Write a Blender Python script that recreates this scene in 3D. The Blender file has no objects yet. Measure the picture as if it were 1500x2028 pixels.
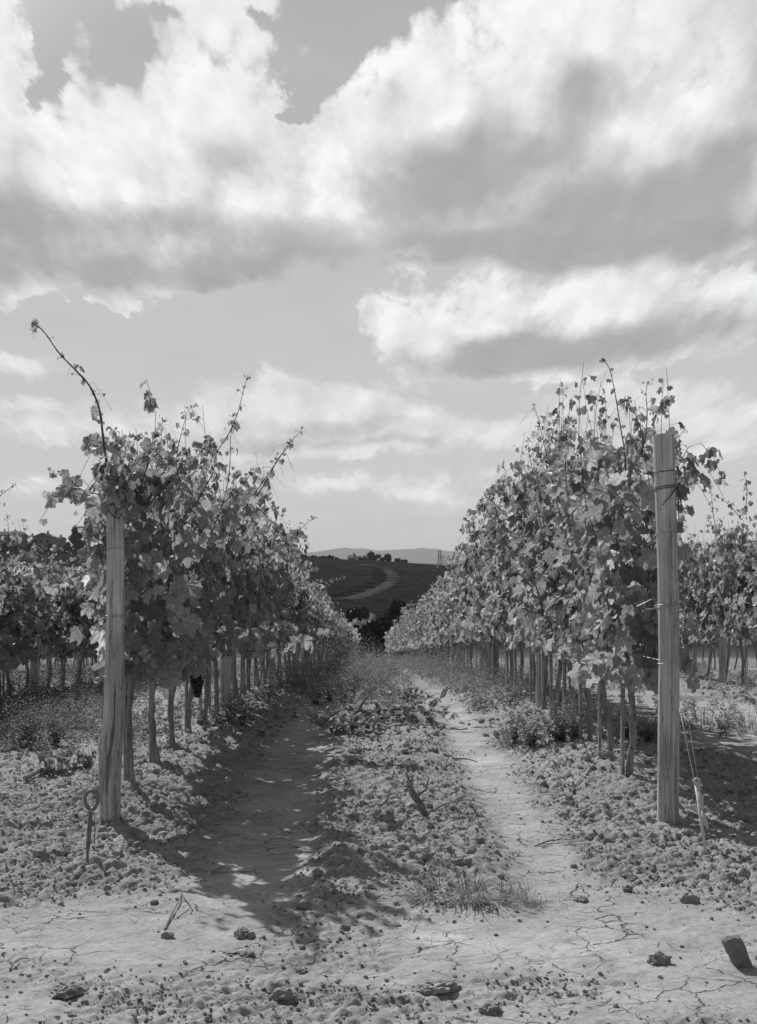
import bpy, math, random
import numpy as np
from mathutils import Vector, Matrix

S = bpy.context.scene
COL = S.collection
R = math.radians

# ------------------------------------------------------------------ camera
EYE = 1.5                 # camera height above the headland soil
F = 2700.0                # focal length in photograph pixels (frame 1500 x 2028)
HZ = 1110.0               # row of the horizon
cam = bpy.data.cameras.new("camera")
cam.sensor_fit = 'VERTICAL'; cam.sensor_height = 36.0
cam.lens = F / 2028 * 36
cam.shift_y = (HZ - 1014) / 2028
cam.clip_start = 0.1; cam.clip_end = 40000
camo = bpy.data.objects.new("camera", cam); COL.objects.link(camo)
camo.location = (0, 0, EYE); camo.rotation_euler = (R(90), 0, 0)
S.camera = camo
S.view_settings.view_transform = 'Standard'; S.view_settings.look = 'None'
S.view_settings.exposure = 0.0; S.view_settings.gamma = 1.0
try: S.view_settings.use_curve_mapping = False
except Exception: pass
S.cycles.max_bounces = 6; S.cycles.diffuse_bounces = 3; S.cycles.glossy_bounces = 2
S.cycles.transmission_bounces = 3; S.cycles.volume_bounces = 0; S.cycles.transparent_max_bounces = 6
S.cycles.use_adaptive_sampling = True; S.cycles.adaptive_threshold = 0.02
S.cycles.caustics_reflective = False; S.cycles.caustics_refractive = False

# ------------------------------------------------------------------ sun
SUN_EL, SUN_AZ = R(39.5), R(-28)          # azimuth from +Y, negative = to the left
sd = Vector((math.sin(SUN_AZ) * math.cos(SUN_EL), math.cos(SUN_AZ) * math.cos(SUN_EL), math.sin(SUN_EL)))
sun = bpy.data.lights.new("sun", 'SUN'); sun.energy = 5.0; sun.angle = R(0.53); sun.color = (1, 1, 1)
suno = bpy.data.objects.new("sun", sun); COL.objects.link(suno)
suno.rotation_euler = sd.to_track_quat('Z', 'Y').to_euler(); suno.location = sd * 60

# ------------------------------------------------------------------ node helper
class NT:
    def __init__(s, tree): s.t = tree; s.n = tree.nodes; s.l = tree.links
    def put(s, sock, v):
        if v is None: return
        if isinstance(v, bpy.types.NodeSocket): s.l.new(v, sock)
        elif isinstance(v, (tuple, list)) and len(v) == 3 and sock.type == 'RGBA': sock.default_value = (*v, 1)
        elif isinstance(v, (int, float)) and sock.type == 'RGBA': sock.default_value = (v, v, v, 1)
        elif isinstance(v, (int, float)) and sock.type == 'VECTOR': sock.default_value = (v, v, v)
        else: sock.default_value = v
    def m(s, op, a, b=None, c=None, clamp=False):
        n = s.n.new('ShaderNodeMath'); n.operation = op; n.use_clamp = clamp
        for i, v in enumerate((a, b, c)): s.put(n.inputs[i], v)
        return n.outputs[0]
    def v(s, op, a, b=None, c=None, out=0):
        n = s.n.new('ShaderNodeVectorMath'); n.operation = op
        for i, x in enumerate((a, b, c)): s.put(n.inputs[i], x)
        return n.outputs['Value'] if op in ('DOT_PRODUCT', 'LENGTH', 'DISTANCE') else n.outputs[0]
    def noise(s, vec, scale, detail=4, rough=.5, dist=0, kind='FBM', dim='3D', out='Fac', lac=2.0):
        n = s.n.new('ShaderNodeTexNoise'); n.noise_dimensions = dim
        n.noise_type = kind; n.normalize = True
        s.put(n.inputs['Vector'], vec); s.put(n.inputs['Scale'], scale); s.put(n.inputs['Detail'], detail)
        s.put(n.inputs['Roughness'], rough); s.put(n.inputs['Distortion'], dist); s.put(n.inputs['Lacunarity'], lac)
        return n.outputs[out]
    def voro(s, vec, scale, feat='F1', detail=0, rough=.5, dim='3D', out='Distance', rand=1.0):
        n = s.n.new('ShaderNodeTexVoronoi'); n.voronoi_dimensions = dim; n.feature = feat
        s.put(n.inputs['Vector'], vec); s.put(n.inputs['Scale'], scale); s.put(n.inputs['Randomness'], rand)
        if 'Detail' in n.inputs and detail: s.put(n.inputs['Detail'], detail); s.put(n.inputs['Roughness'], rough)
        return n.outputs[out]
    def ss(s, x, a, b, lo=0.0, hi=1.0):
        n = s.n.new('ShaderNodeMapRange'); n.interpolation_type = 'SMOOTHSTEP'
        s.put(n.inputs['Value'], x); s.put(n.inputs['From Min'], a); s.put(n.inputs['From Max'], b)
        s.put(n.inputs['To Min'], lo); s.put(n.inputs['To Max'], hi); return n.outputs[0]
    def lin(s, x, a, b, lo=0.0, hi=1.0, clamp=True):
        n = s.n.new('ShaderNodeMapRange'); n.clamp = clamp
        s.put(n.inputs['Value'], x); s.put(n.inputs['From Min'], a); s.put(n.inputs['From Max'], b)
        s.put(n.inputs['To Min'], lo); s.put(n.inputs['To Max'], hi); return n.outputs[0]
    def mix(s, f, a, b):
        n = s.n.new('ShaderNodeMix'); n.data_type = 'FLOAT'
        s.put(n.inputs[0], f); s.put(n.inputs[2], a); s.put(n.inputs[3], b); return n.outputs[0]
    def vec(s, x, y, z=0.0):
        n = s.n.new('ShaderNodeCombineXYZ')
        s.put(n.inputs[0], x); s.put(n.inputs[1], y); s.put(n.inputs[2], z); return n.outputs[0]
    def sep(s, v):
        n = s.n.new('ShaderNodeSeparateXYZ'); s.put(n.inputs[0], v); return n.outputs

# ------------------------------------------------------------------ sky: Nishita plus cumulus
def build_world():
    w = bpy.data.worlds.new("World"); S.world = w; w.use_nodes = True
    t = NT(w.node_tree); w.node_tree.nodes.clear()
    out = t.n.new('ShaderNodeOutputWorld'); bg = t.n.new('ShaderNodeBackground')
    bg.inputs['Strength'].default_value = 0.10
    bg0 = t.n.new('ShaderNodeBackground'); bg0.inputs['Strength'].default_value = 0.10
    sky = t.n.new('ShaderNodeTexSky'); sky.sky_type = 'NISHITA'; sky.sun_disc = False
    sky.sun_elevation = SUN_EL; sky.sun_rotation = SUN_AZ
    sky.air_density = 1.0; sky.dust_density = 1.5; sky.ozone_density = 1.0
    bw = t.n.new('ShaderNodeRGBToBW'); t.l.new(sky.outputs[0], bw.inputs[0])
    d = t.v('NORMALIZE', t.n.new('ShaderNodeTexCoord').outputs['Generated'])
    x, y, z = t.sep(d)
    # azimuth / elevation of the view direction, in units where 1 = 1000 photo pixels
    az = t.m('MULTIPLY', t.m('ARCTAN2', x, y), 2.7)
    el = t.m('MULTIPLY', t.m('ARCSINE', z), 2.7)
    P = t.vec(az, el)
    # cloud-layer coordinates: cells shrink towards the horizon as on a flat cloud deck
    den = t.m('ADD', t.m('MAXIMUM', el, 0.0), 0.28)
    q = t.vec(t.m('DIVIDE', az, t.m('POWER', den, 0.7)), t.m('MULTIPLY', t.m('LOGARITHM', den, math.e), .92), 0.37)
    n1 = t.noise(q, 2.6, 3, .55, out='Color')
    n2 = t.noise(q, 9.0, 6, .6, out='Color')
    wx = t.v('SUBTRACT', n1, (.5, .5, .5)); wy = t.v('SUBTRACT', n2, (.5, .5, .5))
    Pw = t.v('MULTIPLY_ADD', wx, (.09, .07, 0), P)
    Pw = t.v('MULTIPLY_ADD', wy, (.20, .16, 0), Pw)
    Pw = t.v('MULTIPLY', Pw, (1, 1, 0))
    Ps = t.v('MULTIPLY', t.v('MULTIPLY_ADD', wx, (.13, .09, 0), P), (1, 1, 0))
    Ps = t.v('MULTIPLY', t.v('MULTIPLY_ADD', wy, (.05, .035, 0), Ps), (1, 1, 0))
    Pl = t.v('MULTIPLY', t.v('MULTIPLY_ADD', wy, (.12, .06, 0), t.v('MULTIPLY_ADD', wx, (.10, .05, 0), P)), (1, 1, 0))
    def quad(p, b):
        cx, cy, rx, ry = (b[0] - 750) / 1000, (HZ - b[1]) / 1000, b[2] / 1000, b[3] / 1000
        v = t.v('MULTIPLY_ADD', p, (1 / rx, 1 / ry, 0), (-cx / rx, -cy / ry, 0))
        return t.v('DOT_PRODUCT', v, v)
    def field(p, bl):                       # union of ellipses, 1 in the middle, 0 on the rim
        acc = None
        for b in bl:
            f = t.m('MULTIPLY_ADD', quad(p, b), -1.0, 1.0)
            acc = f if acc is None else t.m('SMOOTH_MAX', acc, f, .25)
        return acc
    def gsum(p, bl):
        acc = None
        for b in bl:
            g = t.m('MULTIPLY', t.m('POWER', 1 / math.e, quad(p, b)), b[4])
            acc = g if acc is None else t.m('ADD', acc, g)
        return acc
    big = field(Pw, CLOUD_BIG)
    holes = gsum(Pw, CLOUD_HOLES)
    bill = t.voro(t.v('MULTIPLY_ADD', wy, (.10, .10, .1), q), 7.0, 'SMOOTH_F1', 3, .55)
    bill2 = t.voro(t.v('MULTIPLY_ADD', wy, (.06, .06, .1), q), 19.0, 'F1', 2, .55)
    fine = t.noise(q, 26.0, 6, .62)
    wob = t.m('MULTIPLY_ADD', bill, -.62, .24)
    wob = t.m('ADD', wob, t.m('MULTIPLY_ADD', bill2, -.30, .12))
    wob = t.m('ADD', wob, t.m('MULTIPLY_ADD', fine, .9, -.45))
    wob = t.m('ADD', wob, t.m('MULTIPLY_ADD', t.sep(n2)[2], .8, -.4))
    wob = t.m('ADD', wob, .10)
    dk0 = gsum(Ps, CLOUD_DARK)
    wobB = t.m('MULTIPLY', wob, t.mix(t.ss(dk0, .1, .8), 1.0, .35))
    D = t.m('ADD', t.m('SUBTRACT', big, holes), wobB)
    aB = t.ss(D, -.14, .40)
    mid = t.m('ADD', field(Pw, CLOUD_MID), wobB)
    aM = t.ss(mid, -.05, .42)
    low = t.m('ADD', gsum(Pl, CLOUD_LOW), t.m('MULTIPLY', wob, .55))
    aL = t.ss(low, .22, .74)
    # light and shade of the cloud bodies: bright crowns, grey bellies
    dk = t.m('ADD', dk0, t.m('MULTIPLY_ADD', t.ss(t.noise(q, 5.0, 6, .55), .30, .70), .62, -.36))
    dk = t.m('ADD', dk, t.m('MULTIPLY_ADD', bill, .22, -.08))
    dk = t.m('ADD', dk, t.m('MULTIPLY_ADD', t.noise(q, 13.0, 5, .55), .5, -.25))
    dk = t.ss(dk, -.05, 1.12)
    br = t.m('SUBTRACT', gsum(Ps, CLOUD_BRIGHT), 0.0)
    dk = t.m('MAXIMUM', t.m('MULTIPLY_ADD', br, -.55, dk), 0.0)
    # relief: the same puffs seen a little towards the sun
    q2 = t.v('ADD', q, (-.012, .02, 0))
    r1 = t.noise(q, 11.0, 7, .6); r2 = t.noise(q2, 11.0, 7, .6)
    rel = t.m('MULTIPLY', t.m('SUBTRACT', r1, r2), 1.7)
    q3 = t.v('ADD', q, (-.03, .05, 0))
    bl2 = t.voro(t.v('MULTIPLY_ADD', wy, (.10, .10, .1), q3), 7.0, 'SMOOTH_F1', 3, .55)
    rel = t.m('MULTIPLY_ADD', t.m('SUBTRACT', bl2, bill), .75, t.m('MULTIPLY', rel, .40))
    rel = t.m('ADD', rel, t.m('MULTIPLY_ADD', bill2, -.10, .04))
    lum = t.mix(dk, 9.0, 4.2)
    lum = t.m('ADD', lum, t.m('MULTIPLY', rel, t.mix(dk, 3.8, .8)))
    lum = t.m('MINIMUM', lum, 9.7)
    # thin veil that brightens the blue towards the horizon in front
    front = t.m('MULTIPLY', t.ss(y, .84, .93), t.ss(el, 1.5, 1.25))
    t.l.new(bw.outputs[0], bg0.inputs[0])
    ms = t.n.new('ShaderNodeMixShader'); t.l.new(front, ms.inputs[0])
    t.l.new(bg0.outputs[0], ms.inputs[1]); t.l.new(bg.outputs[0], ms.inputs[2]); t.l.new(ms.outputs[0], out.inputs[0])
    clear = t.m('ADD', t.mix(t.ss(el, 0.1, 1.15), 6.1, 4.45), t.m('MULTIPLY_ADD', t.noise(t.v('MULTIPLY', q, (1, 3, 1)), 3.0, 4, .55), .9, -.45))
    c = t.mix(t.m('MULTIPLY', aL, .85), clear, t.m('MINIMUM', t.m('MULTIPLY_ADD', rel, 3.4, t.mix(t.ss(gsum(Ps, LOW_DARK), 0., 1.), 8.1, 6.0)), 9.4))
    c = t.mix(t.m('MULTIPLY', aM, .93), c, lum)
    c = t.mix(aB, c, lum)
    col = t.n.new('ShaderNodeCombineColor')
    for i in range(3): t.l.new(c, col.inputs[i])
    t.l.new(col.outputs[0], bg.inputs[0])
    w.cycles.sampling_method = 'MANUAL'; w.cycles.sample_map_resolution = 256

# x, y, half width, half height in the photograph's angular scale (+ weight)
CLOUD_BIG = [(1180, 250, 520, 300), (900, 250, 260, 250), (1400, 80, 330, 330), (1100, 60, 240, 160), (1050, 440, 420, 105), (1350, 450, 330, 105),
             (350, 330, 470, 270), (60, 280, 190, 260), (400, 40, 270, 190), (640, 300, 200, 240), (300, 530, 420, 80), (20, 40, 95, 150), (600, 440, 220, 120)]
CLOUD_HOLES = [(125, 45, 56, 58, 1.5), (245, 148, 42, 44, 1.4), (690, 45, 105, 62, 1.6), (830, 10, 110, 36, 1.1), (655, 185, 55, 38, 2.3), (612, 220, 24, 42, 2.0), (590, 265, 30, 16, 1.8), (305, 85, 26, 16, .8), (485, 100, 30, 12, .7), (560, 45, 36, 30, .6),
               (110, 175, 26, 75, 1.6), (75, 250, 20, 30, 1.3), (1185, 0, 34, 24, 1.6), (880, 60, 60, 20, .35), (700, 575, 120, 40, .5)]
CLOUD_MID = [(850, 660, 160, 130), (960, 640, 210, 145), (1130, 620, 260, 130), (1340, 620, 260, 130), (1120, 690, 400, 95), (1400, 670, 230, 60),
             (40, 598, 105, 40), (225, 618, 80, 20), (805, 548, 60, 26)]
CLOUD_LOW = [(545, 800, 150, 78, 1.15), (720, 825, 130, 60, 1.1), (640, 835, 230, 46, .55), (400, 848, 170, 46, .75), (250, 862, 130, 30, .4), (60, 738, 80, 26, .9), (90, 812, 130, 34, .75), (60, 860, 140, 36, .7),
             (820, 858, 240, 28, .8), (680, 895, 200, 20, .65), (830, 968, 140, 30, .95), (300, 1000, 200, 18, .5), (1200, 985, 180, 20, .5), (700, 1020, 200, 12, .4), (1180, 800, 190, 55, .7), (1050, 872, 180, 32, .6), (1450, 830, 140, 70, .7), (1290, 830, 160, 60, .6),
             (1400, 900, 180, 40, .65), (90, 970, 120, 28, .8), (620, 965, 120, 28, .65), (1000, 930, 140, 22, .5), (930, 1000, 140, 18, .4), (450, 930, 200, 24, .4), (250, 640, 240, 16, .35), (560, 670, 160, 14, .3)]
LOW_DARK = [(470, 880, 260, 18, .6), (1300, 880, 200, 16, .5), (720, 850, 140, 22, .9), (520, 840, 160, 26, .5), (760, 885, 200, 10, .6), (1180, 850, 160, 26, .7), (90, 835, 120, 14, .6), (1000, 900, 200, 14, .5)]
CLOUD_DARK = [(880, 330, 180, 75, .85), (1100, 300, 170, 130, .55), (1130, 200, 110, 60, .35), (1250, 420, 330, 70, .75), (1230, 505, 380, 48, 1.0), (1400, 330, 170, 90, .45),
              (850, 400, 130, 50, .55), (950, 500, 260, 40, .65), (440, 350, 120, 55, .40), (330, 460, 310, 45, .60), (330, 560, 360, 55, 1.05), (40, 480, 90, 100, .55), (590, 510, 130, 60, .5),
              (30, 370, 60, 60, .45), (520, 270, 80, 50, .25), (190, 320, 60, 45, .25), (960, 712, 170, 42, .95), (1330, 680, 260, 50, .75), (1130, 700, 200, 35, .6), (1480, 150, 60, 200, .3), (780, 470, 200, 30, .3), (1300, 200, 60, 90, .2)]
CLOUD_BRIGHT = [(300, 390, 110, 45, .55), (640, 440, 90, 50, .7), (720, 480, 40, 30, .6), (880, 220, 110, 60, .5), (960, 462, 130, 13, .45), (1270, 200, 70, 90, .45), (1000, 100, 200, 70, .4), (560, 330, 60, 50, .3), (820, 650, 70, 50, .5), (1130, 370, 120, 20, .3),
                (180, 390, 60, 40, .4), (1290, 100, 130, 60, .4), (1020, 600, 180, 35, .4)]
build_world()

# ================================================================== helpers
rng = np.random.default_rng(7)
_perm = np.random.default_rng(11).permutation(512).astype(np.int64)
_perm = np.concatenate([_perm, _perm, _perm])
_ga = np.random.default_rng(12).uniform(0, 2 * np.pi, 512)
_gx, _gy = np.cos(_ga), np.sin(_ga)

def pn(x, y, seed=0):
    """2-D gradient noise, about -0.7..0.7"""
    x = np.asarray(x, float) + seed * 17.37; y = np.asarray(y, float) + seed * 5.91
    xi = np.floor(x).astype(np.int64); yi = np.floor(y).astype(np.int64)
    fx, fy = x - xi, y - yi
    u = fx * fx * fx * (fx * (fx * 6 - 15) + 10); v = fy * fy * fy * (fy * (fy * 6 - 15) + 10)
    xi &= 511; yi &= 511
    def g(a, b, dx, dy):
        h = _perm[(_perm[a & 511] + b) & 511]
        return _gx[h] * dx + _gy[h] * dy
    a = g(xi, yi, fx, fy); b = g(xi + 1, yi, fx - 1, fy)
    c = g(xi, yi + 1, fx, fy - 1); d = g(xi + 1, yi + 1, fx - 1, fy - 1)
    return (a + (b - a) * u) * (1 - v) + (c + (d - c) * u) * v

def fbm(x, y, f, n, seed=0, gain=.5):
    s, a = 0, 1.0
    for i in range(n):
        s = s + a * pn(x * f, y * f, seed + i * 3); f *= 2.03; a *= gain
    return s

def sstep(x, a, b):
    t = np.clip((np.asarray(x, float) - a) / (b - a), 0, 1); return t * t * (3 - 2 * t)

def P3(px, py, Y):
    """world point on the photograph's line of sight (px, py) at depth Y"""
    return Vector(((px - 750) / F * Y, Y, EYE - (py - HZ) / F * Y))

def mk(name, V, F_, mat=None, parent=None, attrs=None, uv=None, smooth=False, midx=None, link=True):
    """one mesh object from numpy vertices and a list of face arrays (n x 3 or n x 4)"""
    V = np.ascontiguousarray(V, np.float32).reshape(-1, 3)
    fl = [np.asarray(f, np.int32) for f in (F_ if isinstance(F_, list) else [F_]) if len(f)]
    me = bpy.data.meshes.new(name)
    me.vertices.add(len(V)); me.vertices.foreach_set('co', V.ravel())
    lv = np.concatenate([f.ravel() for f in fl])
    tot = np.concatenate([np.full(len(f), f.shape[1], np.int32) for f in fl])
    st = np.concatenate([[0], np.cumsum(tot)[:-1]]).astype(np.int32)
    me.loops.add(len(lv)); me.loops.foreach_set('vertex_index', lv)
    me.polygons.add(len(tot)); me.polygons.foreach_set('loop_start', st)
    try: me.polygons.foreach_set('loop_total', tot)
    except Exception: pass
    me.polygons.foreach_set('use_smooth', np.full(len(tot), bool(smooth)))
    for m in (mat if isinstance(mat, list) else [mat]):
        if m: me.materials.append(m)
    if midx is not None: me.polygons.foreach_set('material_index', np.asarray(midx, np.int32))
    if attrs:
        for k, a in attrs.items():
            at = me.attributes.new(k, 'FLOAT', 'POINT'); at.data.foreach_set('value', np.asarray(a, np.float32))
    if uv is not None:
        ul = me.uv_layers.new(name='UVMap'); ul.data.foreach_set('uv', np.asarray(uv, np.float32)[lv].ravel())
    me.update(calc_edges=True); me.validate()
    o = bpy.data.objects.new(name, me)
    if link: COL.objects.link(o)
    if parent: o.parent = parent
    return o

class Geo:
    """collects pieces into one mesh"""
    def __init__(s): s.V, s.T, s.Q, s.n, s.A, s.U = [], [], [], 0, [], []
    def add(s, V, tris=None, quads=None, rnd=.5, uv=None):
        V = np.asarray(V, float).reshape(-1, 3)
        if tris is not None and len(tris): s.T.append(np.asarray(tris) + s.n)
        if quads is not None and len(quads): s.Q.append(np.asarray(quads) + s.n)
        s.V.append(V); s.n += len(V)
        s.A.append(np.broadcast_to(np.asarray(rnd, float), (len(V),)))
        s.U.append(np.zeros((len(V), 2)) if uv is None else uv)
        return s
    def tube(s, pts, rad, n=6, cap=True, squash=None, rnd=.5):
        pts = np.asarray([tuple(p) for p in pts], float); k = len(pts)
        rad = np.broadcast_to(np.asarray(rad, float), (k,))
        tg = np.gradient(pts, axis=0); tg /= np.linalg.norm(tg, axis=1)[:, None] + 1e-9
        ref = np.array([1., 0, 0]) if abs(tg[:, 0]).mean() < .8 else np.array([0, 0, 1.])
        a = np.cross(tg, ref); a /= np.linalg.norm(a, axis=1)[:, None] + 1e-9
        b = np.cross(tg, a)
        th = np.arange(n) * 2 * np.pi / n
        V = pts[:, None, :] + rad[:, None, None] * (np.cos(th)[None, :, None] * a[:, None, :] + np.sin(th)[None, :, None] * b[:, None, :])
        V = V.reshape(-1, 3)
        i = np.arange(k - 1)[:, None] * n; j = np.arange(n)[None, :]
        q = np.stack([i + j, i + (j + 1) % n, i + n + (j + 1) % n, i + n + j], -1).reshape(-1, 4)
        t = []
        if cap:
            V = np.vstack([V, pts[0], pts[-1]]); c0, c1 = k * n, k * n + 1
            for jj in range(n):
                t.append((c0, (jj + 1) % n, jj)); t.append((c1, (k - 1) * n + jj, (k - 1) * n + (jj + 1) % n))
        return s.add(V, t if cap else None, q, rnd)
    def box(s, c, d, rot=0.0, rnd=.5):
        c = np.asarray(c, float); h = np.asarray(d, float) / 2
        V = np.array([(x, y, z) for x in (-1, 1) for y in (-1, 1) for z in (-1, 1)], float) * h
        cr, sr = math.cos(rot), math.sin(rot)
        V = np.stack([V[:, 0] * cr - V[:, 1] * sr, V[:, 0] * sr + V[:, 1] * cr, V[:, 2]], -1) + c
        return s.add(V, None, [(0, 1, 3, 2), (4, 6, 7, 5), (0, 4, 5, 1), (2, 3, 7, 6), (0, 2, 6, 4), (1, 5, 7, 3)], rnd)
    def build(s, name, mat, parent=None, smooth=False, uv=False, link=True):
        f = []
        if s.T: f.append(np.concatenate(s.T))
        if s.Q: f.append(np.concatenate(s.Q))
        return mk(name, np.concatenate(s.V), f, mat, parent, {'rnd': np.concatenate(s.A)},
                  np.concatenate(s.U) if uv else None, smooth, link=link)

def tag(o, label=None, cat=None, group=None, kind=None):
    if label: o['label'] = label
    if cat: o['category'] = cat
    if group: o['group'] = group
    if kind: o['kind'] = kind
    return o

def empty(name, loc, label=None, cat=None, group=None):
    o = bpy.data.objects.new(name, None); COL.objects.link(o); o.location = loc
    o.empty_display_size = .2
    return tag(o, label, cat, group)

# ================================================================== materials (black-and-white film: grey albedos)
def material(name, fn):
    m = bpy.data.materials.new(name); m.use_nodes = True
    t = NT(m.node_tree); b = t.n['Principled BSDF']
    fn(t, b, t.n['Material Output']); return m

def gcol(t, v):
    n = t.n.new('ShaderNodeCombineColor')
    for i in range(3): t.put(n.inputs[i], v)
    return n.outputs[0]

def bump(t, b, h, strength=.5, dist=.01):
    n = t.n.new('ShaderNodeBump'); t.put(n.inputs['Height'], h)
    n.inputs['Strength'].default_value = strength; n.inputs['Distance'].default_value = dist
    t.l.new(n.outputs[0], b.inputs['Normal'])

def objco(t): return t.n.new('ShaderNodeTexCoord').outputs['Object']
def attr(t, nm):
    n = t.n.new('ShaderNodeAttribute'); n.attribute_name = nm; return n.outputs['Fac']

def leaf_shader(veins, lo=.105, hi=.285, trans=.45, dry=.38, spec=.42):
    def fn(t, b, out):
        r = attr(t, 'rnd')
        base = t.lin(r, 0, .93, lo, hi)
        base = t.mix(t.ss(r, .94, .99), base, dry)
        po = objco(t)
        base = t.m('MULTIPLY', base, t.lin(t.noise(po, 45.0, 3, .6), .3, .7, .72, 1.28))
        if veins:
            uvn = t.n.new('ShaderNodeUVMap'); x, y, _ = t.sep(uvn.outputs[0])
            ax = t.m('ABSOLUTE', x); a = t.m('ARCTAN2', ax, y)
            rho = t.m('SQRT', t.m('ADD', t.m('MULTIPLY', x, x), t.m('MULTIPLY', y, y)))
            d = None
            for ai in (0.0, .90, 1.90):
                k = t.m('MULTIPLY', rho, t.m('ABSOLUTE', t.m('SINE', t.m('SUBTRACT', a, ai))))
                d = k if d is None else t.m('MINIMUM', d, k)
            side = t.m('ABSOLUTE', t.m('SINE', t.m('MULTIPLY', t.m('ADD', t.m('MULTIPLY', rho, 1.0), t.m('MULTIPLY', d, -1.1)), 17.0)))
            v = t.m('MAXIMUM', t.ss(d, .034, .010), t.m('MULTIPLY', t.ss(side, .22, .05), .45))
            base = t.m('MULTIPLY', base, t.m('MULTIPLY_ADD', v, .24, 1.0))
            bump(t, b, t.m('MULTIPLY_ADD', v, -1.0, t.noise(po, 60.0, 2, .5)), .35, .004)
        geo = t.n.new('ShaderNodeNewGeometry')
        base = t.m('MULTIPLY', base, t.m('MULTIPLY_ADD', geo.outputs['Backfacing'], .30, 1.0))
        c = gcol(t, base); t.l.new(c, b.inputs['Base Color'])
        b.inputs['Roughness'].default_value = .5; b.inputs['Specular IOR Level'].default_value = spec
        tr = t.n.new('ShaderNodeBsdfTranslucent'); t.l.new(gcol(t, t.m('MULTIPLY', base, 1.5)), tr.inputs[0])
        ms = t.n.new('ShaderNodeMixShader'); ms.inputs[0].default_value = trans
        t.l.new(b.outputs[0], ms.inputs[1]); t.l.new(tr.outputs[0], ms.inputs[2]); t.l.new(ms.outputs[0], out.inputs[0])
    return fn

M = {}
M['leaf'] = material('grape_leaf', leaf_shader(True))
M['leaf_far'] = material('grape_leaf_small', leaf_shader(False))
M['broad'] = material('wilted_leaf', leaf_shader(False, .13, .28, .4, .3, .1))
M['weed'] = material('weed_leaf', leaf_shader(False, .09, .20, .25, .3, .12))
M['straw'] = material('dry_grass', leaf_shader(False, .12, .26, .2, .4, .1))
M['tree'] = material('tree_leaf', leaf_shader(False, .03, .065, .1, .06, .05))
M['vine_far'] = material('distant_vine_leaf', leaf_shader(False, .018, .034, .05, .04, 0))
M['bush'] = material('bush_leaf', leaf_shader(False, .022, .045, .08, .05, .05))

def wood_shader(lo, hi, scale=1.0, rough=.85, crack=.5, spec=.25):
    def fn(t, b, out):
        p = objco(t)
        g = t.noise(t.v('MULTIPLY', p, (75 * scale, 75 * scale, 2.2 * scale)), 1.0, 5, .62, .35)
        g2 = t.noise(t.v('MULTIPLY', p, (22 * scale, 22 * scale, 1.1 * scale)), 1.0, 4, .6, .2)
        st = t.noise(t.v('MULTIPLY', p, (9, 9, 4)), 1.0, 4, .6)
        base = t.lin(t.m('ADD', t.m('MULTIPLY', g, .55), t.m('MULTIPLY', g2, .45)), .38, .62, lo, hi)
        base = t.m('MULTIPLY', base, t.lin(st, .3, .7, .78, 1.18))
        ck = t.ss(t.m('ABSOLUTE', t.m('SUBTRACT', g2, .44)), .012, .0)
        base = t.m('MULTIPLY', base, t.m('MULTIPLY_ADD', ck, -crack, 1.0))
        kn = t.voro(t.v('MULTIPLY', p, (9, 9, 2.6)), 1.0)
        base = t.m('MULTIPLY', base, t.mix(t.ss(kn, .13, .03), 1.0, .55))
        t.l.new(gcol(t, base), b.inputs['Base Color'])
        b.inputs['Roughness'].default_value = rough; b.inputs['Specular IOR Level'].default_value = spec
        bump(t, b, t.m('MULTIPLY_ADD', ck, -.8, g), .8, .004)
    return fn
M['post'] = material('weathered_post_wood', wood_shader(.27, .58))
M['stake'] = material('split_stake_wood', wood_shader(.22, .42, 1.6))
M['bark'] = material('vine_bark', wood_shader(.15, .34, 2.2, .95, .6, .03))
M['stem'] = material('green_cane', wood_shader(.07, .15, 2.0, .6, .1))
M['twig'] = material('dry_twig', wood_shader(.12, .26, 2.0))
M['treebark'] = material('tree_bark', wood_shader(.05, .1, .5))
def metal(lo, hi, rough, metallic):
    def fn(t, b, out):
        n = t.noise(objco(t), 60.0, 4, .6)
        t.l.new(gcol(t, t.lin(n, .3, .7, lo, hi)), b.inputs['Base Color'])
        b.inputs['Roughness'].default_value = rough; b.inputs['Metallic'].default_value = metallic
    return fn
M['zinc'] = material('galvanised_wire', metal(.36, .52, .6, .5))
M['band'] = material('pale_zinc_band', metal(.42, .62, .6, .1))
M['iron'] = material('dull_iron', metal(.12, .24, .7, .1))
M['rust'] = material('rusty_wire', metal(.05, .11, .75, .3))

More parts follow.
